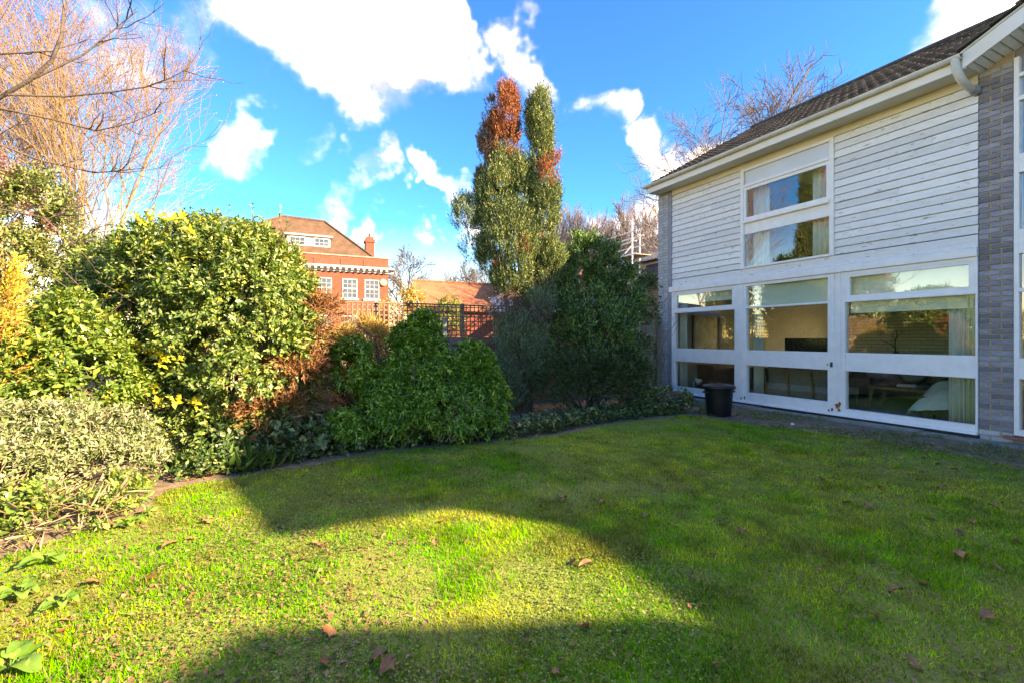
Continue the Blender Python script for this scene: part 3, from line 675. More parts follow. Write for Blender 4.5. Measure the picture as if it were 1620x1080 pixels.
# painted brick wall with plates
t = MB().box(0, 2.9, 0, 0.08, 0, 2.48).build('room_divider_wall', mortar_grey); t.location = HF(2.3, 3.6, 0.1); t.rotation_euler = (0, 0, HROT); tag(t, 'cream painted brick wall inside the room hung with plates', 'wall')
bk = brick_mesh(0.205, 0.062, 0.02); bk.materials.append(mat('cream_painted_brick', (0.70, 0.64, 0.47), (0.78, 0.72, 0.56), 0.8, 10, obj_rand=0.06))
k = 0; z = 0.92
while z < 2.4:
    x = 0.005+(0.107 if k % 2 else 0)
    while x < 2.68: put(bk, 'brick', t, x, -0.012, z); x += 0.2145
    z += 0.0745; k += 1
for k, (s, z, r_, lab) in enumerate(((3.45, 1.62, 0.13, 'decorated plate hung low on the cream brick wall'), (3.75, 2.06, 0.12, 'decorated plate hung high on the cream brick wall'), (3.1, 2.02, 0.14, 'terracotta and white plate at end of the cream brick wall'))):
    o = MB().lathe([(0.02, 0), (r_*0.7, 0.004), (r_, 0.022), (r_, 0.028), (r_*0.7, 0.010), (0.02, 0.008)], 0, 0, 20).build('plate', mat('china', (0.62, 0.60, 0.55), (0.35, 0.32, 0.26), 0.3, 14) if k < 2 else mat('terracotta_plate', (0.36, 0.16, 0.10), (0.55, 0.5, 0.45), 0.4, 12), None, True)
    o.location = HF(s, 3.585, z); o.rotation_euler = (R(90), 0, HROT); tag(o, lab, 'plate')
wd = Wood(); rr = np.random.default_rng(5); grow(wd, (0, 0, 0), (0.1, 0, 1), 0.62, 0.018, 0, 2, rr, 0.2, (3, 4), 0.2, 0.5, minr=0.004)
t = room_thing('branch_ornament', 'forked dry branch standing before the cream brick wall', 'branch', 3.95, 3.2, 1.02); wd.build('branch', dwood, t); MB().lathe([(0.05, -0.02), (0.07, 0.06), (0.04, 0.14)], 0, 0, 12).build('vase', dwood, t, True)
t = room_thing('sideboard', 'long dark sideboard under the plates on the cream brick wall', 'sideboard', 2.6, 2.98+0.16, 0.1)
MB().box(0, 2.5, 0, 0.42, 0.12, 0.90).build('body', dwood, t)
for x in (0.02, 0.85, 1.68): MB().box(x, x+0.8, -0.02, -0.002, 0.16, 0.86, 0.004).build('door', dwood, t)
for x in (0.05, 2.4):
    for y in (0.03, 0.35): MB().box(x, x+0.05, y, y+0.05, 0, 0.119).build('leg', dwood, t)
# television on stand, framed picture, chest, lamp
t = room_thing('television', 'dark television on a low stand behind the sliding door glass', 'television', 2.05, 2.2, 0.1)
MB().box(0, 1.0, 0, 0.06, 0.75, 1.35).build('screen', mat('tv_black', (0.012, 0.013, 0.016), rough=0.15), t); MB().box(0.3, 0.7, -0.08, 0.14, 0.70, 0.749).build('foot', MATS['tv_black'], t); MB().box(-0.1, 1.1, -0.1, 0.4, 0.0, 0.70).build('stand', dwood, t)
t = room_thing('framed_picture', 'large dark framed picture leaning on party wall behind narrow window', 'picture', 0.33, 0.95, 1.10)
MB().box(0, 0.03, 0, 0.9, 0, 0.95).build('canvas', mat('picture_print', (0.14, 0.15, 0.13), (0.36, 0.37, 0.34), 0.3, 5), t)
fr = MB(); fr.box(-.01, 0.05, -0.06, 0, -0.06, 1.01); fr.box(-.01, 0.05, 0.9, 0.96, -0.06, 1.01); fr.box(-.01, 0.05, 0, 0.9, -0.06, 0); fr.box(-.01, 0.05, 0, 0.9, 0.95, 1.01); fr.build('frame', dwood, t)
t = room_thing('wooden_chest', 'reddish wooden chest standing behind the narrow window low pane', 'chest', 0.42, 1.0, 0.1)
MB().box(0, 0.5, 0, 0.8, 0.0, 0.62).build('body', mat('mahogany', (0.17, 0.065, 0.03), (0.24, 0.10, 0.05), 0.4, 4), t); MB().box(-0.02, 0.52, -0.02, 0.82, 0.621, 0.66).build('lid', MATS['mahogany'], t)
t = room_thing('desk_lamp', 'small white desk lamp on the floor behind the narrow window', 'lamp', 0.95, 0.32, 0.1)
MB().lathe([(0.08, 0), (0.08, 0.02), (0.015, 0.03)], 0, 0, 14).build('base', white, t, True); MB().tube([(0, 0, 0.02), (-0.05, 0, 0.22), (0.03, 0, 0.33)], 0.008, 6).build('arm', white, t, True)
o = MB().lathe([(0.025, 0), (0.04, 0.05), (0.085, 0.15)], 0, 0, 14).build('lamp_shade', white, t, True); o.location = (0.03, 0, 0.34); o.rotation_euler = (R(0), R(120), 0); md = o.modifiers.new('s', 'SOLIDIFY'); md.thickness = 0.004
t = room_thing('low_cabinet', 'black low cabinet in the dim room behind the narrow window', 'cabinet', 1.0, 1.9, 0.1); MB().box(0, 1.2, 0, 0.5, 0.05, 0.6).build('body', dwood, t); MB().box(0.02, 0.58, -0.02, -0.001, 0.08, 0.57).build('door', dwood, t); MB().box(0.62, 1.18, -0.02, -0.001, 0.08, 0.57).build('door', dwood, t)

# ================================================================== GARDEN THINGS BY THE HOUSE
bin_m = mat('black_plastic', (0.004, 0.005, 0.007), (0.008, 0.010, 0.014), 0.35, 6, 0.1)
t = thing('dustbin', 'black plastic dustbin with lid standing on bare soil before the window', 'dustbin', (3.90, 8.82, 0.0), 0.3)
V = []; F = []; n = 40
prof = [(0.205, 0), (0.212, 0.02), (0.235, 0.30), (0.252, 0.50), (0.258, 0.53)]
for r_, z in prof:
    for i in range(n): a = 2*math.pi*i/n; rr_ = r_*(1+0.010*math.cos(a*20)*(1 if 0.01 < z < 0.5 else 0)); V.append((rr_*math.cos(a), rr_*math.sin(a), z))
for j in range(len(prof)-1):
    for i in range(n): F.append((j*n+i, j*n+(i+1) % n, (j+1)*n+(i+1) % n, (j+1)*n+i))
F.append(tuple(range(n))[::-1]); MB().add(V, F).build('body', bin_m, t, True)
ld = MB().lathe([(0.285, 0.515), (0.292, 0.525), (0.290, 0.555), (0.272, 0.575), (0.262, 0.578), (0.20, 0.592), (0.10, 0.604), (0.01, 0.608)], 0, 0, 36).build('lid', bin_m, t, True)
MB().tube([(-0.09, 0, 0.60), (-0.08, 0, 0.635), (0.08, 0, 0.635), (0.09, 0, 0.60)], 0.012, 8).build('handle', bin_m, ld, True)
for s_ in (-1, 1): MB().tube([(s_*0.255, -0.07, 0.47), (s_*0.315, -0.06, 0.45), (s_*0.315, 0.06, 0.45), (s_*0.255, 0.07, 0.47)], 0.012, 8).build('handle', bin_m, t, True)

# concrete apron strip, broken pale shard
ap = MB(); 
for k in range(9):
    a = 0.3+k*0.92; ap = MB().box(a, a+0.90, -0.36-0.02*(k % 2), -0.03, -0.1, 0.018+0.006*(k % 3)).build('paving_slab', conc); ap.location = (P0[0], P0[1], 0); ap.rotation_euler = (0, 0, HROT)
    struct(ap)
o = MB().extrude([(0, 0, 0), (0.10, 0.01, 0), (0.08, 0.05, 0.01), (0.02, 0.045, 0.02)], (0.01, 0.0, 0.035)).build('pottery_shard', white); o.location = (4.62, 7.75, 0.02); o.scale = (.6, .6, .6); tag(o, 'small white pottery shard on the soil near the sliding door', 'shard')

# low dry-stone wall with terracotta pot on top
stone_m = mat('rubble_stone', (0.10, 0.09, 0.075), (0.18, 0.16, 0.125), 0.95, 10, 0.7, 30, obj_rand=0.3, c3=(0.09, 0.10, 0.05))
t = thing('stone_wall', 'low dry-stone wall smothered in ivy beside the dustbin', 'wall', (2.55, 9.25, 0), R(-8))
r = random.Random(4)
for j in range(6):
    x = -0.05+0.06*(j % 2)
    while x < 1.02-0.04*j:
        l = r.uniform(0.10, 0.20); m = MB(); d = 0.22; V = []
        for zz in (0, 0.058):
            for (a, b) in ((0, 0), (l-0.012, 0), (l-0.012, d), (0, d)): V.append((a+r.uniform(-.01, .01), b+r.uniform(-.02, .02), zz+r.uniform(-.006, .006)))
        m.add(V, [(0, 3, 2, 1), (4, 5, 6, 7), (0, 1, 5, 4), (1, 2, 6, 5), (2, 3, 7, 6), (3, 0, 4, 7)])
        o = m.build('stone', stone_m, t); o.location = (x, 0.02*j, j*0.066); x += l
t = thing('terracotta_planter', 'square terracotta planter with scrolled relief near the brick pier', 'planter', (3.18, 11.15, 0.28), R(-20))
tc = mat('terracotta', (0.36, 0.15, 0.095), (0.44, 0.21, 0.14), 0.85, 8, 0.4, 30)
m = MB(); m.box(-0.11, 0.11, -0.11, 0.11, 0, 0.36, 0.006); m.build('body', tc, t); MB().box(-0.135, 0.135, -0.135, 0.135, 0.361, 0.41, 0.01).build('rim', tc, t)
pts = [(0.05*math.cos(a)*(1-a/9), -0.118, 0.2+0.09*math.sin(a)*(1-a/9)) for a in np.linspace(0, 7.5, 30)]
MB().tube(pts, 0.012, 6).build('scroll_relief', mat('terracotta_dark', (0.10, 0.05, 0.035), rough=0.9), t, True)
t2 = thing('raised_bed', 'raised earth bed edge under the terracotta planter', 'bed', (3.18, 11.15, 0)); MB().box(-0.5, 0.35, -0.5, 0.4, -0.05, 0.28).build('earth', soil, t2)

# ================================================================== FENCE AND TRELLIS
FANG = math.atan2(.43, .9); FD = np.array([math.cos(FANG), math.sin(FANG)])
def FF(x, q=0.0): p = np.array([3.9, 12.5])+FD*x+np.array([-FD[1], FD[0]])*q; return (p[0], p[1], 0)
fence_m = mat('weathered_fence', (0.24, 0.17, 0.11), (0.34, 0.25, 0.17), 0.9, 3, 0.4, 30, obj_rand=0.2, stretch=(0.3, 1, 4))
trel_m = mat('trellis_brown', (0.20, 0.115, 0.075), (0.27, 0.165, 0.11), 0.85, 5, obj_rand=0.15)
post_m = mat('green_grey_post', (0.23, 0.25, 0.19), (0.30, 0.31, 0.24), 0.9, 4, 0.3)
bd = MB().box(0, 1.78, -0.012, 0.012, 0, 0.125).mesh('board'); bd.materials.append(fence_m)
vs = MB().box(-0.011, 0.011, -0.016, -0.001, 0, 0.66).mesh('slat'); vs.materials.append(trel_m); hs_ = MB().box(0, 1.80, 0.0, 0.015, -0.011, 0.011).mesh('cross_slat'); hs_.materials.append(trel_m)
where = ['behind the dead brown cypress', 'behind the yellow bush', 'behind the dense green shrub', 'beside the multi-stemmed conifer', 'behind the dark juniper', 'meeting the pale brick pier']
for k in range(6):
    x = -11.0+k*1.84
    t = thing('board_fence', 'brown lapped board fence panel '+where[k], 'fence', FF(x), FANG, 'garden fence panels')
    for j in range(11):
        o = put(bd, 'board', t, 0.02, random.uniform(-.008, .008), 0.02+j*0.118); o.rotation_euler = (R(-5), 0, random.uniform(-.003, .003))
    MB().box(0.0, 1.80, -0.05, 0.05, 1.32, 1.36).build('capping_rail', fence_m, t); MB().box(0.0, 1.80, -0.035, 0.03, 1.361, 1.47).build('top_board', fence_m, t) if k < 4 else None
    if k < 4:
        tr = thing('trellis', 'square brown trellis panel '+where[k], 'trellis', FF(x)[:2]+(1.475,), FANG, 'trellis panels on the fence')
        for j in range(19): put(vs, 'slat', tr, 0.05+j*0.095, 0, 0.01)
        for j in range(7): put(hs_, 'cross_slat', tr, 0, 0, 0.035+j*0.1)
        MB().box(0, 1.80, -0.025, 0.025, 0.672, 0.70).build('top_rail', trel_m, tr)
    MB().box(0, 0.07, 0, 0.07, 0, 1).build('fence_post', fence_m if k else fence_m)
    o = C.objects[-1]; o.location = FF(x-0.035, 0.05); o.rotation_euler = (0, 0, FANG); o.scale = (1, 1, 2.2 if k < 5 else 1.4); tag(o, 'square wooden fence post '+where[k], 'post', 'fence posts')
for x, h, lab in ((-5.94, 1.86, 'pale green-grey timber post rising between shrub and trellis'), (-0.36, 1.85, 'pale green-grey timber post beside the brick pier'), (-0.10, 1.95, 'brown timber post tight against the brick pier')):
    o = MB().box(-0.045, 0.045, -0.045, 0.045, 0, h, 0.004).box(-0.05, 0.05, -0.05, 0.05, h+.001, h+0.02).build('timber_post', post_m if 'pale' in lab else fence_m); o.location = FF(x, -0.10); o.rotation_euler = (0, 0, FANG); tag(o, lab, 'post')
for k, x in enumerate((-0.95, -0.78, -0.62, -0.50, -0.22)):
    o = MB().extrude([(0, 0, 0), (0.06, 0, 0), (0.06, 0, 0.36), (0.03, 0, 0.42), (0, 0, 0.36)], (0, 0.02, 0)).build('fence_picket', post_m); o.location = (*FF(x, -0.03)[:2], 1.362); o.rotation_euler = (0, 0, FANG)
    tag(o, 'pale pointed picket on the fence top beside brick pier', 'picket', 'pickets by the brick pier')

t = thing('reflection_shed', 'unseen brown timber shed added to darken the window reflections', 'shed', (-0.4, 12.0, 0), R(6))  # hidden shed added to block bright horizon sky mirrored in the narrow window
shed_m = mat('shed_timber', (0.12, 0.075, 0.045), (0.17, 0.11, 0.07), 0.9, 4, 0.4, 30, obj_rand=.15)
for j in range(14): MB().box(0, 2.9, -0.012, 0.012, 0.02+j*0.15, 0.16+j*0.15).build('board', shed_m, t)
MB().box(0.01, 2.89, 0.013, 1.6, 0, 2.1).build('wall', shed_m, t); MB().extrude([(-0.1, -0.15, 2.12), (-0.1, 0.8, 2.6), (-0.1, 1.75, 2.12)], (3.1, 0, 0)).build('roof', lead, t)

# ================================================================== RED BRICK HOUSE
AR = math.atan2(.422, .906)
red = mat('red_brick_wall', (0.21, 0.050, 0.028), (0.26, 0.070, 0.042), 0.9, 3, 0.2, 20, c3=(0.19, 0.05, 0.033))
def brick_tex(m, sc=1.0):
    t = m.node_tree; b = t.nodes['Principled BSDF']; src = b.inputs['Base Color'].links[0].from_socket
    tc = NN(t, 'ShaderNodeTexCoord'); mp = NN(t, 'ShaderNodeMapping'); mp.inputs['Rotation'].default_value = (R(90), 0, 0); t.links.new(tc.outputs['Object'], mp.inputs[0])
    br = NN(t, 'ShaderNodeTexBrick'); br.inputs['Scale'].default_value = sc; br.inputs['Brick Width'].default_value = 0.225; br.inputs['Row Height'].default_value = 0.075; br.inputs['Mortar Size'].default_value = 0.008
    br.inputs['Color1'].default_value = (1, 1, 1, 1); br.inputs['Color2'].default_value = (0.82, 0.8, 0.8, 1); br.inputs['Mortar'].default_value = (1.1, 1.25, 1.3, 1)
    t.links.new(mp.outputs[0], br.inputs['Vector'])
    mm = NN(t, 'ShaderNodeMix', data_type='RGBA', blend_type='MULTIPLY'); mm.inputs[0].default_value = 1; t.links.new(src, mm.inputs[6]); t.links.new(br.outputs[0], mm.inputs[7]); t.links.new(mm.outputs[2], b.inputs['Base Color'])
brick_tex(red)
clay = mat('clay_tile_roof', (0.075, 0.043, 0.024), (0.13, 0.072, 0.042), 0.9, 2.0, 0.8, 14, c3=(0.14, 0.11, 0.05))
whitef = mat('white_trim', (0.45, 0.44, 0.43), (0.40, 0.39, 0.38), 0.6, 3)
far_glass = mat('far_window_glass', (0.035, 0.055, 0.08), (0.08, 0.11, 0.14), 0.12, 1.5, spec=0.25)
rh = thing('red_brick_house', 'large red brick house with hipped tiled roof and white dormer', 'house', (-10.04, 38.0, -0.1), AR)
X0 = -15.0
m = MB(); m.box(X0, 0, 0, 9, 0, 7.95); m.build('wall', red, rh)
m = MB(); m.box(X0-0.05, 0.06, -0.06, 9.06, 7.951, 8.03); m.build('coping', mat('coping_stone', (0.30, 0.24, 0.18), (0.36, 0.30, 0.23), 0.9, 5), rh)
for x in (-13.2, -11.3, -9.4, -7.45, -5.52, -3.61, -1.9): MB().box(x-0.04, x+0.04, -0.05, -0.001, 7.3, 7.72).build('parapet_pier', mat('red_brick_dark', (0.22, 0.08, 0.05), rough=0.9), rh)
m = MB(); m.extrude([(X0-0.3, -0.45, 7.02), (X0-0.3, -0.45, 7.12), (X0-0.3, -0.1, 7.22), (X0-0.3, -0.002, 7.22), (X0-0.3, -0.002, 6.72), (X0-0.3, -0.1, 6.72), (X0-0.3, -0.15, 6.9)], (15.7, 0, 0))
cor = m.build('cornice', whitef, rh)
for k in range(34): MB().box(-14.8+k*0.44, -14.62+k*0.44, -0.40, -0.13, 6.86, 7.0).build('bracket', whitef, cor) 
def sash_window(par, x0, x1, z0, z1, q=0.0, cols=3, rows=4, sill=True):
    fr = MB(); e = 0.07
    fr.box(x0, x0+e, q-0.05, q-0.002, z0, z1); fr.box(x1-e, x1, q-0.05, q-0.002, z0, z1); fr.box(x0+e, x1-e, q-0.05, q-0.002, z1-e, z1); fr.box(x0+e, x1-e, q-0.05, q-0.002, z0, z0+e); zm = (z0+z1)/2; fr.box(x0+e, x1-e, q-0.055, q-0.002, zm-0.05, zm+0.05)
    f = fr.build('window', whitef, par)
    MB().box(x0+e, x1-e, q-0.02, q-0.004, z0+e, z1-e).build('pane', far_glass, f)
    gb = MB()
    for i in range(1, cols): xx = x0+e+(x1-x0-2*e)*i/cols; gb.box(xx-0.014, xx+0.014, q-0.04, q-0.021, z0+e, z1-e)
    for i in range(1, rows):
        if i*2 == rows: continue
        zz = z0+e+(z1-z0-2*e)*i/rows; gb.box(x0+e, x1-e, q-0.038, q-0.0215, zz-0.014, zz+0.014)
    gb.build('glazing_bar', whitef, f)
    if sill: MB().box(x0-0.12, x1+0.12, q-0.12, q-0.003, z0-0.14, z0-0.002).build('sill', whitef, f)
for x0 in (-12.6, -10.8, -8.9, -7.1, -5.43, -3.55, -1.86): sash_window(rh, x0, x0+1.13, 4.66, 6.2)
for x0 in (-9.0, -7.1, -5.43, -3.55, -1.86): sash_window(rh, x0, x0+1.13, 1.6, 3.3)
# mansard hipped roof behind the parapet
m = MB(); b = [(-14.2, 0.5, 7.9), (-0.85, 0.5, 7.9), (-0.85, 8.5, 7.9), (-14.2, 8.5, 7.9)]; tp = [(-7.8, 4.2, 11.55), (-4.6, 4.2, 11.45), (-4.6, 4.8, 11.45), (-7.8, 4.8, 11.55)]
m.add(b+tp, [(0, 1, 5, 4), (1, 2, 6, 5), (2, 3, 7, 6), (3, 0, 4, 7), (4, 5, 6, 7)]); rr_ = m.build('roof', clay, rh)
m = MB()
for a, b_ in ((tp[0], tp[1]), (b[1], tp[1]), (b[0], tp[0])):
    va, vb = Vector(a), Vector(b_); n = int((vb-va).length/0.35)
    for i in range(n): p = va.lerp(vb, i/n); q_ = va.lerp(vb, (i+0.95)/n); m.tube([p+Vector((0, 0, .02)), q_+Vector((0, 0, .03))], [0.10, 0.11], 6)
m.build('hip_tiles', clay, rr_)
dm = MB(); dm.box(-7.45, -4.30, 1.45, 4.0, 8.0, 9.56); d = dm.build('dormer', whitef, rh)
MB().box(-7.65, -4.12, 1.25, 4.2, 9.561, 9.68).build('dormer_roof', whitef, d)
MB().box(-7.456, -7.451, 1.5, 4.0, 8.05, 9.3).build('dormer_cheek', lead, d)
for x0 in (-7.25, -5.52): sash_window(rh, x0, x0+1.10, 8.2, 9.46, 1.45, 3, 4, False)
m = MB(); m.box(-1.15, -0.42, 4.6, 5.5, 7.5, 10.4); ch = m.build('chimney', red, rh); m = MB(); m.box(-1.22, -0.35, 4.53, 5.57, 10.1, 10.35); m.box(-1.1, -0.47, 4.65, 5.45, 10.401, 10.6); m.build('chimney_cap', red, ch); MB().lathe([(0.12, 10.6), (0.10, 10.9), (0.12, 10.95)], -0.78, 5.05, 10).build('chimney_pot', mat('dark_pot', (0.06, 0.05, 0.05), rough=0.9), ch)
o = MB().lathe([(0.02, 0), (0.26, 0.02), (0.30, 0.09), (0.24, 0.16), (0.02, 0.18)], 0, 0, 16).build('alarm_box', mat('alarm_cream', (0.62, 0.45, 0.25), rough=0.5), rh, True); o.location = (-0.42, 0, 6.02); o.rotation_euler = (R(90), 0, 0)
MB().tube([(-5.92, -0.06, 0), (-5.92, -0.06, 6.7)], 0.05, 8).build('downpipe', red, rh)

# outbuilding with steep clay roof
ob = thing('outbuilding', 'small outbuilding with steep orange tiled roof and white gable edge', 'outbuilding', (-5.45, 26.0, -0.1), AR)
orange_tile = mat('orange_clay_tiles', (0.26, 0.085, 0.042), (0.31, 0.12, 0.06), 0.9, 1.5, 0.5, 16, c3=(0.15, 0.115, 0.05))
MB().extrude([(0.6, 0, 0), (0.6, 4, 0), (0.6, 4, 3.4), (0.6, 2, 4.85), (0.6, 0, 3.4)], (7.5, 0, 0)).build('wall', red, ob)
ro = MB(); ro.extrude([(0.35, -0.3, 3.19), (0.35, 2, 4.97), (0.35, 4.3, 3.19), (0.35, 4.3, 3.09), (0.35, 2, 4.87), (0.35, -0.3, 3.09)], (7.9, 0, 0)); ro_ = ro.build('roof', orange_tile, ob)
# tile courses as raised steps on the visible slope
for k in range(14):
    f0 = k/14; y = -0.3+2.3*f0; z = 3.19+1.78*f0; MB().extrude([(0.34, y, z+0.004), (0.34, y, z+0.03), (0.34, y+0.165, z+0.128+0.008), (0.34, y+0.165, z+0.128)], (7.92, 0, 0)).build('tile_course', orange_tile, ro_)
bb = MB(); bb.extrude([(0.30, -0.32, 3.02), (0.30, 2.0, 4.80), (0.30, 2.0, 4.97), (0.30, -0.32, 3.19)], (0.045, 0, 0)); bb.extrude([(0.30, 4.32, 3.02), (0.30, 2.0, 4.80), (0.30, 2.0, 4.97), (0.30, 4.32, 3.19)], (0.045, 0, 0)); bb.build('bargeboard', whitef, ob)
m = MB()
for k in range(22): m.tube([(0.35+k*0.36, 2, 4.98), (0.68+k*0.36, 2, 4.99)], [0.09, 0.10], 8)
m.build('ridge_tiles', orange_tile, ro_)

# terrace row further along, with scaffolding
fr_ = thing('brown_brick_house', 'brown brick terrace house with pantiled roof rising behind the juniper', 'house', HF(0, 0), HROT)
bb_m = mat('brown_brick', (0.22, 0.12, 0.08), (0.30, 0.17, 0.115), 0.9, 5); brick_tex(bb_m)
MB().box(-18, -3, 8.3, 15, -0.1, 5.75).build('wall', bb_m, fr_)
MB().extrude([(-18.2, 7.9, 5.8), (-18.2, 11.6, 7.75), (-18.2, 15.3, 5.8), (-18.2, 15.3, 5.7), (-18.2, 11.6, 7.6), (-18.2, 7.9, 5.7)], (15.4, 0, 0)).build('roof', mat('brown_pantiles', (0.12, 0.085, 0.06), (0.20, 0.15, 0.10), 0.9, 8, 0.5, 20), fr_)
MB().box(-18.2, -2.8, 7.86, 7.899, 5.45, 5.78).build('fascia', whitef, fr_); MB().box(-12.5, -3, 8.25, 8.299, 4.7, 5.4).build('cladding', whitef, fr_)
wnd = MB().box(-9.6, -8.3, 8.18, 8.245, 4.55, 5.35).build('window', whitef, fr_); MB().box(-9.5, -8.4, 8.16, 8.179, 4.63, 5.28).build('pane', far_glass, wnd)
lo = thing('low_tiled_roof', 'tan tiled garage roof just visible between conifer and juniper', 'garage', (1.6, 27, -0.1), R(8))
MB().box(0, 3.4, 0, 5, 0, 5.9).build('wall', bb_m, lo); MB().extrude([(-0.2, -0.3, 5.9), (-0.2, 2.5, 6.85), (-0.2, 5.3, 5.9)], (3.8, 0, 0)).build('roof', clay, lo)
sc = thing('scaffolding', 'white painted scaffold tower standing against the brown brick house', 'scaffolding', HF(0, 0), HROT)
wp = mat('scaffold_white', (0.72, 0.70, 0.68), rough=0.5)
for (s, q) in ((-11.6, 7.2), (-11.0, 6.2), (-8.9, 7.2), (-8.3, 6.2)): MB().tube([(s, q, 0), (s, q, 6.7 if q > 7 else 7.2)], 0.04, 8).build('upright', wp, sc, True)
for z in (4.3, 5.5, 6.1, 6.6):
    MB().tube([(-11.2, 6.2, z), (-8.0, 6.2, z)], 0.035, 8).build('ledger', wp, sc, True)
    MB().tube([(-11.6, 7.2, z), (-8.6, 7.2, z)], 0.035, 8).build('ledger', wp, sc, True)
MB().tube([(-11.0, 6.2, 4.3), (-8.4, 6.2, 5.9)], 0.03, 8).build('brace', wp, sc, True); MB().tube([(-9.2, 6.2, 5.5), (-8.3, 6.2, 4.4)], 0.03, 8).build('brace', wp, sc, True)
MB().box(-11.6, -8.2, 6.2, 7.3, 5.52, 5.56).build('deck', mat('scaffold_board', (0.40, 0.30, 0.2), rough=0.9), sc)
# ================================================================== TREES AND SHRUBS
bark_d = mat('bark_dark', (0.07, 0.055, 0.045), (0.13, 0.10, 0.08), 0.95, 12, 0.5, 40)
bark_p = mat('bark_pale', (0.20, 0.155, 0.115), (0.28, 0.22, 0.17), 0.9, 10)
bark_g = mat('bark_grey', (0.085, 0.072, 0.064), (0.14, 0.12, 0.105), 0.9, 10)
twig_o = mat('twig_orange', (0.21, 0.135, 0.06), (0.30, 0.205, 0.105), 0.85, 6)
bark_r = mat('bark_red_brown', (0.14, 0.075, 0.05), (0.22, 0.13, 0.09), 0.95, 12, 0.5, 40)

def bare_tree(name, label, loc, height, seed, m, maxl=3, up=0.5, kids=(5, 7), spread=(0.35, 0.75), r0=None, stems=1, group=None, minr=0.008, wob=0.14, ratio=0.6, start=0.28, tips=None, dirs=None):
    t = thing(name, label, 'tree', loc, 0, group); rr = np.random.default_rng(seed)
    # trunk on its own, limbs and twigs as the crown
    tk, cr = Wood(), Wood(); r0 = r0 or height*0.018
    for s in range(stems):
        d = np.array([rr.normal(0, 0.12*(stems > 1)+0.03), rr.normal(0, 0.12*(stems > 1)+0.03), 1.0]) if dirs is None else np.array(dirs[s]); d /= np.linalg.norm(d)
        P = [np.array([rr.normal(0, .12*(stems > 1)), rr.normal(0, .12*(stems > 1)), -0.1])]; n = 9; dd = d.copy()
        for i in range(n):
            dd = dd+rr.normal(0, 0.05, 3)+np.array([0, 0, .03]); dd /= np.linalg.norm(dd); P.append(P[-1]+dd*height*0.8/n)
        tk.line(P, r0, r0*0.22, 7)
        nk = int(height*1.3)+6
        for j in range(nk):
            tt = 0.22+0.78*(j+rr.random())/nk; x = min(tt*n, n-0.01); i = int(x); q = P[i]+(P[i+1]-P[i])*(x-i)
            a = rr.uniform(*spread); az = rr.uniform(0, 6.28); nd = np.array([math.cos(az)*math.sin(a), math.sin(az)*math.sin(a), math.cos(a)])
            grow(cr, q, nd, height*0.40*(1.15-0.75*tt)*rr.uniform(.7, 1.2), r0*0.42*(1.15-0.8*tt), 1, maxl, rr, up, kids, wob, ratio, spread, start, minr, 6, tips)
    tk.build('trunk', m, t); cr.build('crown', m, t)
    return t
def copy_tree(o, loc, rotz, sc, label=None):
    c = o.copy(); C.objects.link(c); c.location = loc; c.rotation_euler = (0, 0, rotz); c.scale = (sc, sc, sc)
    if label: c['label'] = label
    for ch in o.children:
        d = ch.copy(); C.objects.link(d); d.parent = c
    return c

# --- big pale-stemmed tree hazed with orange twigs
tips = []
bt = bare_tree('twiggy_tree', 'tall pale-stemmed tree hazed with orange spring twigs behind the hedge', (-14.3, 15.8, 0), 15.0, 21, twig_o, 3, 0.45, (5, 7), (0.3, 0.7), 0.075, 3, 'twiggy spring trees', 0.007, 0.12, 0.62, 0.2, tips)
TP = np.array([a for a, _ in tips]); TD = np.array([b for _, b in tips])
sel = rng.choice(len(TP), min(len(TP), 7000), replace=False)
cat_m = leaf_mat('catkin', [(0, (0.24, 0.10, 0.035)), (0.5, (0.32, 0.17, 0.08)), (1, (0.36, 0.24, 0.14))], 0.7, 0.3, (1.2, 1, .7))
fol('buds', shoots(TP[sel], TD[sel], 3, 0.08, 0.055, 0.022, 0.9, 3), cat_m, bt)
copy_tree(bt, (-18.0, 17.0, 0), 2.1, 1.0, 'pale twiggy tree with orange buds half hidden by the pink-leaved shrub')

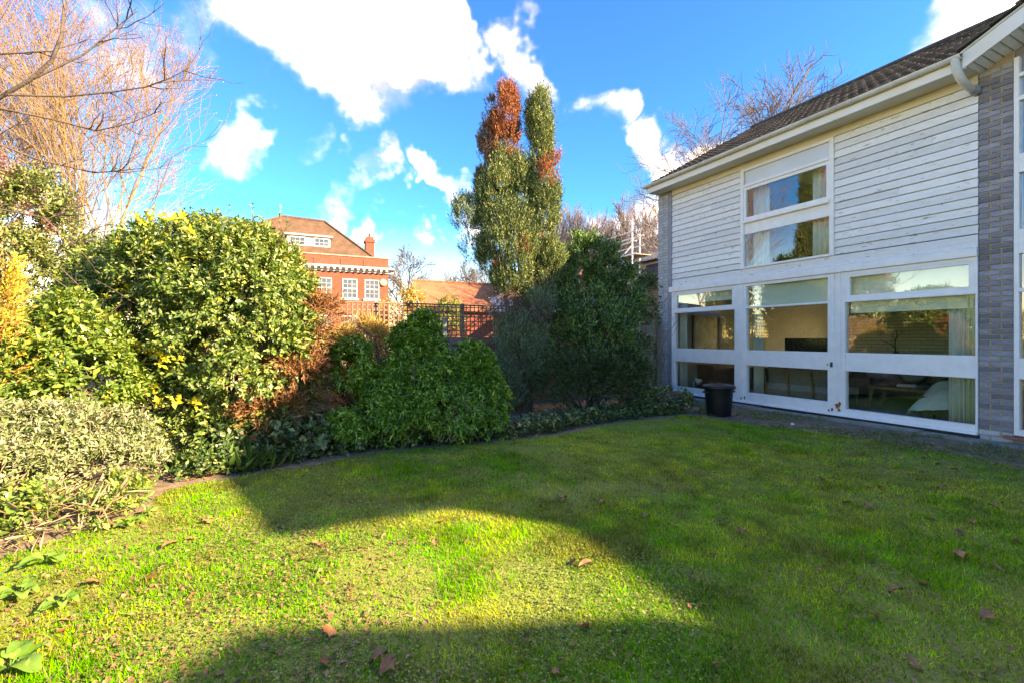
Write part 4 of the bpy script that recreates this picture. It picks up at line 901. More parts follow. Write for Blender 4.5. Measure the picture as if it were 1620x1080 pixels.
# --- bare dark tree reaching in from the side
t = thing('overhanging_tree', 'dark bare tree reaching curved branches over the hedge', 'tree', (-7.85, 4.7, 0)); rr = np.random.default_rng(9)
tk = Wood(); tk.line([(0, 0, -0.1), (0.05, 0, 0.9), (0.2, 0.05, 1.7), (0.3, 0.05, 2.5), (0.25, 0.05, 3.6), (0.4, 0.0, 4.8), (0.4, 0, 6)], 0.13, 0.04, 8); tk.build('trunk', bark_d, t)
limbs = [([(0.25, 0, 2.4), (1.2, 0, 3.0), (2.1, -0.05, 3.45), (2.65, -0.1, 3.72), (3.1, -0.1, 3.98), (3.32, -0.1, 4.17), (3.42, -0.1, 4.42), (3.45, -0.1, 4.72), (3.38, -.1, 5.1)], 0.032),
         ([(0.25, 0, 3.2), (1.4, 0, 3.9), (2.4, -0.1, 4.22), (3.0, -0.1, 4.25), (3.35, -0.1, 4.27)], 0.016),
         ([(2.9, -0.1, 3.84), (3.3, 0.05, 3.9), (3.7, 0.12, 3.98), (4.05, 0.15, 4.05), (4.3, 0.15, 4.14), (4.5, 0.15, 4.25)], 0.011),
         ([(0.3, 0, 3.6), (1.6, -0.1, 4.1), (2.6, -0.2, 4.5), (2.85, -0.2, 4.8), (2.95, -.2, 5.2)], 0.018),
         ([(2.65, -0.1, 3.74), (3.1, 0.1, 3.7), (3.5, 0.2, 3.62), (3.8, 0.25, 3.72), (4.1, 0.3, 3.88)], 0.012),
         ([(2.3, 0.0, 3.55), (2.8, 0.3, 3.35), (3.3, 0.4, 3.25), (3.8, 0.5, 3.34)], 0.012), ([(3.1, -0.1, 3.98), (3.55, 0, 4.3), (3.75, 0.1, 4.6), (4.0, 0.1, 4.8)], 0.013),
         ([(1.2, 0, 3.0), (2.0, 0.3, 2.9), (2.8, 0.4, 2.75), (3.2, 0.4, 2.9)], 0.014)]
for P, r_ in limbs:
    wd = Wood(); P = np.array(P); wd.line(P, r_, max(0.004, r_*0.28), 6)
    for k in range(7):
        x = rr.uniform(0.35, 0.98)*(len(P)-1); i = int(x); q = P[i]+(P[i+1]-P[i])*(x-i); ax = P[i+1]-P[i]; ax /= np.linalg.norm(ax)
        pr = np.cross(ax, rr.normal(size=3)); nd = ax*0.8+pr*0.7; grow(wd, q, nd, rr.uniform(0.25, 0.7), 0.007, 1, 2, rr, 0.3, (2, 4), 0.16, 0.5, minr=0.0028)
    wd.build('branch', bark_d, t)

# --- distant bare trees
g1 = bare_tree('bare_tree', 'bare spreading tree rising behind the red house chimney', (-12.6, 52, 0), 12.5, 31, bark_g, 3, 0.25, (6, 8), (0.35, 0.8), 0.24, 1, 'bare trees beyond the fence', 0.022, 0.16, 0.62)
copy_tree(g1, (-6.2, 62, 0), 1.0, 1.0, 'thin bare tree far behind the orange outbuilding roof'); copy_tree(g1, (-8.6, 70, 0), 2.2, 0.9, 'faint bare tree far off between outbuilding and red house')
copy_tree(g1, (-3.4, 55, 0), 3.2, 0.85, 'bare tree far off just beside the tall conifer')
g2 = bare_tree('bare_tree', 'pale upright bare tree behind the juniper top', (6.6, 33, 0), 11.5, 41, mat('bark_pinkish', (0.17, 0.135, 0.12), (0.24, 0.19, 0.17), 0.9, 6), 3, 0.8, (5, 7), (0.2, 0.5), 0.12, 3, 'bare trees beyond the fence', 0.012, 0.10, 0.65, 0.15)
copy_tree(g2, (4.0, 35, 0), 1.3, 1.0, 'pale upright bare tree against the conifer side'); copy_tree(g2, (8.6, 37, 0), 2.7, 1.02, 'pale upright bare tree nearest the brick pier'); copy_tree(g2, (5.2, 39, 0), 4.1, 1.08, 'pale upright bare tree behind the garage roof')
g3 = bare_tree('bare_tree', 'spreading bare tree behind the corner of white house roof', (9.6, 25.5, 0), 14.6, 51, bark_g, 3, 0.2, (6, 8), (0.4, 0.9), 0.2, 1, 'bare trees beyond the fence', 0.012, 0.18, 0.62)
copy_tree(g3, (15.4, 27, 0), 1.9, 1.3, 'bare tree topping the middle of the white house roof ridge')

# --- tall multi-stemmed conifer
cf = thing('tall_conifer', 'tall ragged conifer with dead rust-brown top and ivy-dark base', 'conifer', (0.15, 9.4, 0)); rr = np.random.default_rng(61)
ox = np.array([0.15, 9.4, 0])
wd = Wood()
for k in range(16):
    a = rr.uniform(0, 6.28); b0 = np.array([rr.normal(0.1, .12), rr.normal(0, .12), 0]); top = np.array([rr.uniform(-0.7, 0.75), rr.normal(0, .25), rr.uniform(2.6, 4.2)])
    wd.line([b0, b0*0.9+top*np.array([.25, .25, .3]), b0*.5+top*np.array([.5, .5, .55]), top], 0.055, 0.02, 6)
for d in ((-0.32, 0, 6.0), (0.45, 0, 5.9), (-.7, .1, 5.5), (-0.05, .1, 4.9)): wd.line([(d[0]*.2+.1, 0, 1.2), (d[0]*.6+.05, 0, 2.6), (d[0], d[1], 4.2), d], 0.06, 0.012, 6)
wd.build('trunk', bark_r, cf)
con_g = leaf_mat('conifer_green', [(0, (0.018, 0.042, 0.020)), (0.35, (0.055, 0.10, 0.038)), (0.7, (0.13, 0.18, 0.058)), (1, (0.25, 0.26, 0.09))], 0.7, 0.12, patch=0.35, pscale=3.0)  # wide patchy ramp paints lit spray tips and a darker core
con_b = leaf_mat('conifer_dead', [(0, (0.12, 0.042, 0.02)), (0.5, (0.22, 0.078, 0.034)), (1, (0.32, 0.14, 0.065))], 0.8, 0.2, (1.2, 0.9, .6))
con_p = leaf_mat('conifer_grey_brown', [(0, (0.075, 0.055, 0.05)), (0.5, (0.15, 0.09, 0.075)), (1, (0.20, 0.15, 0.09))], 0.8, 0.15)
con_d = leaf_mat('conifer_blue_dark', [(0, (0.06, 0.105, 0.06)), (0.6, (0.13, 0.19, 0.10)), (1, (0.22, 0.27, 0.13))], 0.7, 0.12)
def spray_part(name, lobes, n, m, parent, seed, upw=1.25, ll=0.046, lw=0.0145, nl=12, sl=0.19, shell=0.24, bump=0.24, off=ox, keep=0.72, spread=0.55, out=0.75, gap=-0.2, leak=0.10):
    P, N = blob_points(lobes, n, shell, bump, seed, keep_inside=keep, gap=gap, leak=leak); r = np.random.default_rng(seed+1)
    D = N*out+np.array([0, 0, upw])+r.normal(0, .22, P.shape)
    return fol(name, shoots(P-off, D, nl, sl, ll, lw, spread, seed+2, 1.0, 0.0, 0.1, 0.2, 0.2), m, parent)
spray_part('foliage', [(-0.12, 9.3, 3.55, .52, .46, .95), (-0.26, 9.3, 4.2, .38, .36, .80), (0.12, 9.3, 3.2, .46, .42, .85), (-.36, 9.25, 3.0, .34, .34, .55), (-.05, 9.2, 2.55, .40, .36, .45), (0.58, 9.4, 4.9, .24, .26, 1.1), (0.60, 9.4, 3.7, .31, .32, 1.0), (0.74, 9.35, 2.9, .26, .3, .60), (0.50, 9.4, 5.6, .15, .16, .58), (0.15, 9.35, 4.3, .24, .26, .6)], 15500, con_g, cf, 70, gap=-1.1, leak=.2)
spray_part('dead_foliage', [(-0.12, 9.35, 5.35, .27, .3, .85), (-0.10, 9.35, 5.9, .16, .18, .55), (-.26, 9.4, 5.2, .2, .25, .7)], 2600, con_b, cf, 74)
spray_part('dead_foliage', [(.80, 9.2, 4.85, .13, .2, .36), (.70, 9.15, 4.6, .11, .16, .22), (0.2, 9.0, 3.05, .10, .10, .25), (-.25, 9.0, 2.75, .08, .08, .2)], 460, con_b, cf, 75)
spray_part('grey_foliage', [(-0.46, 9.5, 5.2, .20, .24, .80), (-.42, 9.5, 5.75, .12, .16, .5), (-.62, 9.5, 4.35, .16, .2, .55)], 1300, con_p, cf, 78, sl=.12)
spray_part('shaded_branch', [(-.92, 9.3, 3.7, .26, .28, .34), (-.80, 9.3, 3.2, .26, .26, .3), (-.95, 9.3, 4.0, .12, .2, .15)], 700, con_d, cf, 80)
spray_part('brown_stems_foliage', [(-.15, 9.1, 2.0, .28, .25, .45), (.35, 9.1, 1.9, .3, .25, .5)], 420, con_p, cf, 82, upw=-0.5)
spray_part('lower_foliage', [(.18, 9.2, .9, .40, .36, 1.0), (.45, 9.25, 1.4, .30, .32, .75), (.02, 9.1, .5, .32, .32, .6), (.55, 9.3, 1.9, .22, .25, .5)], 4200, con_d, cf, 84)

# --- juniper
jn = thing('juniper', 'dark blue-green juniper massed against the fence beside tall conifer', 'juniper', (1.7, 9.7, 0)); jo = np.array([1.7, 9.7, 0])
wd = Wood()
for k in range(7): a = k*0.9; wd.line([(0.05*math.cos(a), .05*math.sin(a), -0.05), (.3*math.cos(a), .2*math.sin(a), 1.2), (.5*math.cos(a), .35*math.sin(a), 2.5)], 0.05, 0.015, 5)
wd.build('trunk', bark_d, jn)
jun_g = leaf_mat('juniper_green', [(0, (0.010, 0.030, 0.012)), (0.4, (0.035, 0.095, 0.035)), (0.75, (0.10, 0.22, 0.06)), (1, (0.24, 0.36, 0.09))], 0.65, 0.12, patch=.5, pscale=3.2)  # patchy ramp paints lit clumps and dark gaps into the foliage
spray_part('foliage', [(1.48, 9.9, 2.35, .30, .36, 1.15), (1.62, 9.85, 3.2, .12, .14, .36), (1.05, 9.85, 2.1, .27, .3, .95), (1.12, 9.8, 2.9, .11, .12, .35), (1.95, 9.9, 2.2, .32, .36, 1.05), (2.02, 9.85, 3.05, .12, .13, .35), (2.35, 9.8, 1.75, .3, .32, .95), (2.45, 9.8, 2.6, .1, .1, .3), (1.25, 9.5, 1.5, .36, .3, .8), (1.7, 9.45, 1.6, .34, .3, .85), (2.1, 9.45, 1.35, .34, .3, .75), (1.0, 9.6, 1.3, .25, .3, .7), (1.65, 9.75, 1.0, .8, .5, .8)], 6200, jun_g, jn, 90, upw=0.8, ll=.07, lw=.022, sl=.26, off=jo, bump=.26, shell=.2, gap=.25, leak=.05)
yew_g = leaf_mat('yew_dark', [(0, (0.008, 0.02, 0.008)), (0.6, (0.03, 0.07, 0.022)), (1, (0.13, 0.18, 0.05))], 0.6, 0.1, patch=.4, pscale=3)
yw = thing('yew_bush', 'low near-black yew bush spreading in front of the juniper', 'bush', (1.4, 9.2, 0))
wd = Wood()
for k in range(6): a = k*1.1; wd.line([(0, 0, -.03), (.4*math.cos(a), .2*math.sin(a), .3), (.8*math.cos(a), .3*math.sin(a), .55)], .03, .01, 5)
wd.build('stem', bark_d, yw)
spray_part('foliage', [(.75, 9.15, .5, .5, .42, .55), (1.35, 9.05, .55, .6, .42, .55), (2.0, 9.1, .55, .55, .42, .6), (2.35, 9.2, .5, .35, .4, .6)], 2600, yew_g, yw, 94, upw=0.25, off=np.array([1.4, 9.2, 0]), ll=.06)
# climber by the pier
cl = thing('climbing_shrub', 'straggly climber with bare looping stems between juniper and brick pier', 'shrub', (2.95, 10.7, 0)); wd = Wood(); rr = np.random.default_rng(3)
for k in range(14): grow(wd, (rr.normal(0, .2), rr.normal(0, .1), 0.8), (rr.normal(0, .3), rr.normal(0, .2), 1), rr.uniform(1.0, 2.0), .012, 1, 2, rr, 0.1, (3, 5), .25, .5, minr=.004)
for k in range(3): wd.line([(rr.normal(0, .05), 0, -0.03), (rr.normal(0, .1), 0, .5), (rr.normal(0, .15), 0, 1.0)], .025, .015, 5)
wd.build('stem', bark_p, cl)
P, N = blob_points([(2.95, 10.7, 2.0, .38, .3, .8), (2.85, 10.7, 1.3, .35, .3, .4), (3.05, 10.7, 2.6, .28, .25, .4)], 800, .35, .2, 96); leafd = leaf_mat('climber_leaf', [(0, (0.03, 0.06, 0.02)), (.7, (0.08, 0.13, 0.04)), (1, (0.18, 0.20, 0.06))], .5, .25)
fol('foliage', shoots(P-np.array([2.95, 10.7, 0]), N+rr.normal(0, .5, P.shape), 5, .1, .06, .035, 1., 97), leafd, cl)

# --- big evergreen hedge shrub with olive and yellow leaves
def shrub(name, label, loc, lobes, n, nl, sl, ll, lw, m, seed, cat='shrub', shell=.14, bump=.14, upw=.35, spread=.95, droop=.12, keep=.8, stems=9, sm=None, inner=0, inner_m=None, tip=1.0, fup=.5):
    t = thing(name, label, cat, loc); L = np.array(loc); r = np.random.default_rng(seed)
    wd = Wood(); lb = np.array(lobes)
    for k in range(stems):
        q = lb[k % len(lb)]; e = q[:3]-L+r.normal(0, .35, 3)*q[3:]; b0 = np.array([r.normal(0, .1), r.normal(0, .1), -0.04])
        grow(wd, b0, (e-b0)/np.linalg.norm(e-b0), np.linalg.norm(e-b0)*1.15, .03, 1, 3, r, .1, (3, 5), .13, .5, minr=.004)
    wd.build('stem', sm or bark_d, t)
    P, N = blob_points(lobes, n, shell, bump, seed, keep_inside=keep)
    D = N+np.array([0, 0, upw])+r.normal(0, .35, P.shape)
    fol('foliage', shoots(P-L, D, nl, sl, ll, lw, spread, seed+1, tip, droop, face_up=fup), m, t)
    if inner:
        P, N = blob_points([(a, b, c, d*.8, e*.8, f*.8) for a, b, c, d, e, f in lobes], inner, .15, .1, seed+5, keep_inside=.5)
        fol('inner_foliage', shoots(P-L, N+r.normal(0, .5, P.shape), 6, sl, ll*1.2, lw*1.3, 1.0, seed+6), inner_m or m, t)
    return t
elae = leaf_mat('hedge_leaf', [(0, (0.03, 0.075, 0.016)), (0.35, (0.07, 0.135, 0.026)), (0.68, (0.125, 0.19, 0.045)), (0.93, (0.22, 0.27, 0.11)), (0.97, (0.36, 0.32, 0.05)), (1, (0.42, 0.33, 0.04))], 0.38, 0.28, spec=.55, patch=.08)
big = shrub('hedge_shrub', 'huge rounded evergreen shrub with olive and yellow leaves before the red house', (-4.0, 6.4, 0),
      [(-3.5, 6.15, 1.65, .85, .95, 1.12), (-3.25, 6.2, 1.1, .62, .8, .9), (-4.05, 6.35, 2.25, 1.05, .95, .72), (-4.95, 6.6, 2.05, .95, .85, .75), (-5.5, 6.5, 1.65, .6, .7, .7), (-4.7, 7.0, 1.2, 1.0, .7, 1.0), (-3.9, 6.3, .9, .7, .7, .7), (-4.3, 5.75, .42, .55, .35, .42), (-3.7, 5.75, .35, .45, .3, .36)], 10200, 9, .16, .066, .034, elae, 100, shell=.13, bump=.12, inner=900)
# long shoots standing above it
wd = Wood(); rr = np.random.default_rng(8); SP, SD = [], []
for k in range(26):
    b0 = np.array([rr.uniform(-1.3, 1.0), rr.uniform(-.5, .3), 2.45]); h = rr.uniform(.25, .75); d = np.array([rr.normal(.1, .2), rr.normal(0, .15), 1.0]); P = [b0, b0+d*h*.5, b0+d*h+np.array([rr.normal(0, .08), 0, 0])]; wd.line(P, .006, .003, 4)
    for q in np.linspace(.3, 1, 7): SP.append(P[0]+(P[2]-P[0])*q); SD.append(d)
wd.build('long_shoot', bark_r, big); fol('shoot_leaves', shoots(np.array(SP), np.array(SD), 3, .05, .06, .024, .8, 9), elae, big)
yl = leaf_mat('yellow_leaf', [(0, (0.55, 0.40, 0.03)), (1, (0.68, 0.55, 0.08))], .45, .35)
P, N = blob_points([(-4.3, 5.5, 1.0, .4, .2, .4), (-4.6, 5.6, 1.7, .4, .2, .3), (-4.2, 5.6, 2.75, .5, .2, .15), (-3.85, 5.35, .55, .35, .15, .2)], 34, .1, .1, 12); fol('yellow_leaves', shoots(P-np.array([-4.0, 6.4, 0]), N*np.array([1, 1, .4])+np.array([.2, -.6, .2]), 7, .08, .085, .042, 1.0, 13), yl, big)

laur = leaf_mat('laurel_leaf', [(0, (0.05, 0.10, 0.022)), (0.5, (0.09, 0.17, 0.03)), (0.92, (0.16, 0.24, 0.055)), (0.98, (0.5, 0.38, 0.06)), (1, (0.55, 0.42, 0.08))], 0.32, 0.3, spec=.6)
shrub('laurel_shrub', 'bright glossy-leaved shrub between the silver bush and the hedge shrub', (-5.0, 5.0, 0), [(-5.0, 5.05, 1.1, .75, .65, .65), (-4.55, 5.0, .85, .42, .5, .45), (-5.6, 5.0, 1.2, .7, .6, .6), (-5.1, 4.9, .6, .7, .5, .5)], 3800, 8, .14, .066, .034, laur, 110, shell=.12, inner=300)
# golden conifer at the border
gold = leaf_mat('golden_spray', [(0, (0.28, 0.12, 0.05)), (0.3, (0.34, 0.21, 0.045)), (0.7, (0.31, 0.29, 0.04)), (1, (0.40, 0.37, 0.07))], .7, .3, patch=.35, pscale=3)
gd = thing('golden_conifer', 'golden yellow feathery conifer with browned patch over the laurel shrub', 'conifer', (-4.75, 4.25, 0)); wd = Wood(); wd.line([(0, 0, -.05), (0.03, 0, 1.0), (0, 0, 2.0)], .05, .012, 6); wd.build('trunk', bark_r, gd)
spray_part('foliage', [(-4.72, 4.25, 1.85, .20, .2, .34), (-4.66, 4.2, 2.1, .12, .14, .18), (-4.72, 4.2, 1.25, .22, .22, .26), (-4.95, 4.25, 1.5, .3, .3, .6)], 620, gold, gd, 114, upw=.8, ll=.05, lw=.016, nl=11, sl=.16, off=np.array([-4.75, 4.25, 0]), spread=.5)
# pink-tipped evergreen
green_p = leaf_mat('photinia_green', [(0, (0.05, 0.09, 0.025)), (.6, (0.11, 0.15, 0.04)), (1, (0.24, 0.24, 0.09))], .4, .25)
ph = shrub('pink_tipped_shrub', 'tall evergreen shrub with pale pink young leaves under the overhanging branches', (-8.8, 8.2, 0), [(-8.9, 8.3, 2.6, 1.0, .9, 1.1), (-8.2, 8.1, 2.2, .7, .7, 1.2), (-9.3, 8.2, 3.6, .8, .7, .9), (-8.5, 8.3, 3.5, .6, .6, .8), (-7.9, 8.3, 1.4, .8, .7, 1.0)], 3600, 7, .2, .09, .036, green_p, 120, shell=.25, bump=.2)
pk = leaf_mat('pink_leaf', [(0, (0.34, 0.13, 0.10)), (.5, (0.42, 0.23, 0.19)), (1, (0.48, 0.34, 0.29))], .5, .35, (1.1, .9, .9))
P, N = blob_points([(-9.1, 8.1, 3.9, .8, .6, .7), (-8.7, 8.1, 3.2, .65, .6, .5), (-9.2, 8.0, 3.2, .5, .5, .6)], 560, .2, .2, 124); fol('pink_leaves', shoots(P-np.array([-8.8, 8.2, 0]), N+np.array([0, -.3, .6]), 6, .09, .075, .032, .9, 125), pk, ph)

# silver bush in the corner
silv = leaf_mat('silver_leaf', [(0, (0.08, 0.14, 0.03)), (0.3, (0.13, 0.18, 0.065)), (0.65, (0.20, 0.22, 0.12)), (0.92, (0.26, 0.26, 0.17)), (1, (0.22, 0.16, 0.10))], .75, .25, (1.1, 1.1, .8))
sv = shrub('silver_bush', 'silvery grey-leaved bush sprawling at the lawn corner', (-3.8, 4.0, 0), [(-3.80, 4.25, .34, .40, .42, .36), (-4.05, 3.75, .30, .38, .38, .36), (-4.5, 4.3, .42, .6, .6, .42), (-4.35, 3.6, .34, .45, .42, .4), (-4.0, 4.1, .42, .45, .45, .38)], 3200, 10, .10, .050, .018, silv, 130, shell=.14, bump=.15, upw=.6, inner=300, stems=14, sm=bark_p)
strw = leaf_mat('straw', [(0, (0.17, 0.115, 0.065)), (.6, (0.25, 0.19, 0.12)), (1, (0.30, 0.24, 0.16))], .9, .2)
P, N = blob_points([(-3.75, 3.42, .12, .45, .3, .3), (-3.4, 3.5, .10, .3, .25, .2)], 150, .4, .2, 134, zmin=0.01); fol('dead_stems', shoots(P-np.array([-3.8, 4.0, 0]), N*np.array([1, 1, .3])+np.array([.1, -.2, .25]), 3, .12, .17, .010, .7, 135), strw, sv)
P, N = blob_points([(-3.35, 3.75, .12, .4, .35, .2), (-3.7, 3.4, .12, .5, .3, .22)], 330, .4, .2, 136); fol('low_leaves', shoots(P-np.array([-3.8, 4.0, 0]), N+np.array([0, 0, .4]), 6, .06, .06, .028, 1., 137), laur, sv)

# dead brown cypress
deadc = leaf_mat('dead_cypress', [(0, (0.09, 0.038, 0.014)), (.5, (0.165, 0.075, 0.028)), (1, (0.24, 0.125, 0.055))], .85, .2, (1.2, .9, .6))
dc = thing('dead_cypress', 'dead russet-brown cypress in tiers between hedge shrub and dense green shrub', 'conifer', (-2.7, 6.1, 0)); wd = Wood(); wd.line([(0, 0, -.05), (.0, 0, .8), (0.05, .05, 2.0)], .04, .012, 6)
for k in range(24): z = rr.uniform(.3, 1.7); a = rr.uniform(0, 6.28); wd.line([(0, 0, z), (.25*math.cos(a), .25*math.sin(a), z+.02), (.5*math.cos(a), .4*math.sin(a), z-.02)], .012, .004, 4)
wd.build('trunk', bark_r, dc)
spray_part('foliage', [(-2.58, 6.2, 1.72, .24, .24, .30), (-2.70, 6.1, 1.45, .26, .26, .2), (-2.72, 5.9, 1.14, .32, .3, .14), (-2.68, 5.9, 1.0, .28, .28, .10), (-2.85, 5.75, .62, .38, .3, .12), (-3.1, 5.7, .52, .22, .22, .06)], 1000, deadc, dc, 140, upw=.05, ll=.06, lw=.016, nl=10, sl=.15, off=np.array([-2.7, 6.1, 0]), out=1.0, bump=.25)

# yellow-leaved bush behind
straw_y = leaf_mat('yellow_bush_leaf', [(0, (0.26, 0.16, 0.04)), (.5, (0.36, 0.25, 0.075)), (1, (0.42, 0.33, 0.13))], .6, .35)
shrub('yellow_bush', 'straw yellow bush glowing in sun before the trellis', (-2.5, 8.0, 0), [(-2.55, 8.0, 1.0, .5, .42, .68), (-2.15, 8.1, .95, .4, .4, .6), (-2.95, 7.9, .9, .4, .4, .6)], 1300, 7, .16, .10, .016, straw_y, 146, upw=1.0, spread=.6)
hg = leaf_mat('dark_hedge_leaf', [(0, (0.02, 0.045, 0.018)), (.6, (0.05, 0.09, 0.03)), (1, (0.10, 0.14, 0.05))], .5, .2)
shrub('reflection_hedge', 'unseen tall dark hedge added beyond the fence for the window reflections', (-9.0, 14.0, 0), [(-7.2, 13.4, 1.7, 1.5, .9, 1.9), (-9.2, 14.0, 1.8, 1.6, .9, 2.0), (-11.4, 14.6, 1.8, 1.6, .9, 2.0), (-13.6, 15.2, 1.8, 1.6, .9, 2.0)], 2600, 7, .2, .14, .06, hg, 190, cat='hedge')  # hidden hedge added only to be mirrored in the windows
# golden sprig plants over the fence
for k, (x, y, h, lab) in enumerate(((-6.1, 30.5, 3.8, 'yellow-green sapling top against the corner of red house'), (-5.2, 24.6, 3.9, 'yellow-leaved sapling before the outbuilding gable'), (-3.5, 26, 3.5, 'loose green sapling before the orange roof'))):
    shrub('sapling', lab, (x-2.0*(k == 0), y, 0), [(x-2.0*(k == 0), y, h-.7, .55, .5, .8), (x-2.0*(k == 0), y, h-1.6, .7, .6, .9)], 320, 6, .3, .16, .06, straw_y if k < 2 else laur, 148+k, cat='tree', stems=5)

# --- dense green whorled shrub
cho = leaf_mat('whorl_leaf', [(0, (0.035, 0.10, 0.018)), (0.45, (0.075, 0.21, 0.026)), (0.8, (0.13, 0.31, 0.036)), (1, (0.28, 0.42, 0.06))], 0.35, 0.22, spec=.45, patch=.3, pscale=3.5)
ds = shrub('dense_green_shrub', 'dense dark green shrub of drooping whorled leaves in front of the trellis', (-1.3, 6.8, 0),
      [(-1.32, 7.0, 1.05, .40, .5, .66), (-1.02, 6.8, 1.0, .30, .35, .38), (-.78, 7.0, .82, .38, .45, .46), (-.42, 7.0, .5, .36, .4, .44), (-.62, 6.75, .50, .30, .3, .34), (-1.9, 6.65, .58, .38, .42, .46), (-2.2, 6.5, .98, .22, .26, .34), (-1.62, 6.65, .82, .28, .3, .32), (-1.52, 6.3, .36, .36, .3, .32), (-1.12, 6.4, .50, .30, .28, .32), (-.8, 6.5, .30, .34, .3, .27), (-2.1, 6.1, .26, .30, .28, .24), (-1.82, 6.2, .42, .25, .25, .27), (-1.25, 6.6, .85, .25, .22, .25), (-.35, 6.75, .25, .3, .25, .22)], 5600, 8, .06, .078, .026, cho, 150, shell=.18, bump=.26, upw=.6, spread=1.15, droop=.3, inner=500, tip=2.0, fup=.9)
wd = Wood(); rr = np.random.default_rng(77)
for k in range(5): grow(wd, (.42+rr.normal(0, .12), -.5, .06), (.5+rr.normal(0, .4), -.25, .9), rr.uniform(.4, .7), .010, 1, 2, rr, 0.1, (2, 3), .25, .5, minr=.003)
wd.build('bare_branch', bark_p, ds)

# --- ivy and undergrowth along the bed edge
ivy_m = leaf_mat('ivy_leaf', [(0, (0.02, 0.05, 0.018)), (.5, (0.05, 0.10, 0.03)), (.85, (0.11, 0.18, 0.05)), (.95, (0.22, 0.24, .08)), (1, (0.16, 0.11, .07))], .35, .2, spec=.5)
edge = np.array([(-3.4, 4.75), (-2.9, 5.05), (-2.4, 5.55), (-1.7, 6.1), (-.9, 6.4), (-.1, 6.75), (.6, 7.15), (1.2, 7.75), (1.7, 8.15), (2.3, 8.5), (2.9, 8.85), (3.3, 9.05)])
def along(n, width, seed, a0=0.0, a1=1.0):
    r = np.random.default_rng(seed); t = r.uniform(a0, a1, n)*(len(edge)-1); i = np.minimum(t.astype(int), len(edge)-2); f = (t-i)[:, None]; p = edge[i]*(1-f)+edge[i+1]*f; d = edge[i+1]-edge[i]; nr = unit(np.stack([-d[:, 1], d[:, 0]], 1))
    return p+nr*(r.beta(1.2, 1.8, n)*width-0.06)[:, None]
p = along(2600, .85, 160); P = np.column_stack([p, ground_z(p[:, 0], p[:, 1])+.02+.16*rng.random(len(p))**2])
o = fol('ivy', shoots(P, rng.normal(0, .5, P.shape)+np.array([0, -.2, .8]), 4, .07, .06, .05, 1.1, 161, face_up=1.2), ivy_m); tag(o, 'low ivy and weeds carpeting the bed edge under the shrubs', 'ivy', kind='stuff')
P, N = blob_points([(-2.95, 5.75, .16, .55, .3, .26), (-2.5, 5.9, .2, .35, .3, .3), (-3.5, 5.6, .14, .4, .25, .22)], 620, .3, .2, 162); o = fol('ivy', shoots(P, N+np.array([0, -.3, .5]), 4, .07, .07, .05, 1.1, 163), ivy_m); tag(o, 'dark ivy heaped under the dead brown cypress', 'ivy', kind='stuff')
P, N = blob_points([(3.05, 9.2, .22, .5, .3, .22), (2.65, 9.3, .25, .35, .3, .22), (3.45, 9.35, .12, .2, .2, .16)], 520, .2, .2, 164); o = fol('ivy', shoots(P, N+np.array([0, -.3, .3]), 3, .06, .055, .045, 1.1, 165), ivy_m); tag(o, 'ivy trailing over the low stone wall', 'ivy', kind='stuff')
P = np.column_stack([along(1500, 1.0, 166), np.full(1500, .015)]); o = fol('leaf_litter', leaves(P, rng.normal(0, 1, P.shape)*np.array([1, 1, .15]), rng.normal(0, .4, P.shape)+np.array([0, 0, 1]), .06, .03), leaf_mat('litter_leaf', [(0, (0.10, 0.06, 0.035)), (.6, (0.22, 0.13, 0.07)), (1, (0.33, 0.22, 0.12))], .9, .1)); tag(o, 'brown dead leaf litter under the shrubs', 'leaf litter', kind='stuff')
r = np.random.default_rng(168); n = 620; s_q = r.uniform(.6, 8.5, n); q_q = -r.uniform(.1, 2.1, n); P = np.column_stack([P0[0]+EX[0]*s_q+EY[0]*q_q, P0[1]+EX[1]*s_q+EY[1]*q_q, np.full(n, .03)])
o = fol('leaf_litter', leaves(P, r.normal(0, 1, P.shape)*np.array([1, 1, .15]), r.normal(0, .4, P.shape)+np.array([0, 0, 1]), r.uniform(.03, .08, n), r.uniform(.015, .04, n)), MATS['litter_leaf']); tag(o, 'dead leaves and bits littering the soil strip below the windows', 'leaf litter', kind='stuff')
# strap-leaved clumps under the hedge
strap = leaf_mat('strap_leaf', [(0, (0.03, 0.08, 0.02)), (1, (0.10, 0.20, 0.04))], .45, .3)
for k, (x, y, lab) in enumerate(((-3.5, 5.15, 'strap-leaved bulb clump under the hedge shrub'), (-3.1, 5.3, 'strap-leaved bulb clump below the dead cypress'), (-2.85, 5.15, 'small strap-leaved clump at the lawn edge by dead cypress'))):
    r = np.random.default_rng(170+k); n = 70; P = np.column_stack([r.normal(0, .12, n), r.normal(0, .08, n), np.zeros(n)]); D = np.column_stack([r.normal(0, .6, n), r.normal(0, .5, n), np.ones(n)])
    o = fol('bulb_clump', leaves(P, D, r.normal(0, 1, (n, 3)), r.uniform(.18, .34, n), .014, .1, .35), strap); o.location = (x, y, 0); tag(o, lab, 'plant')
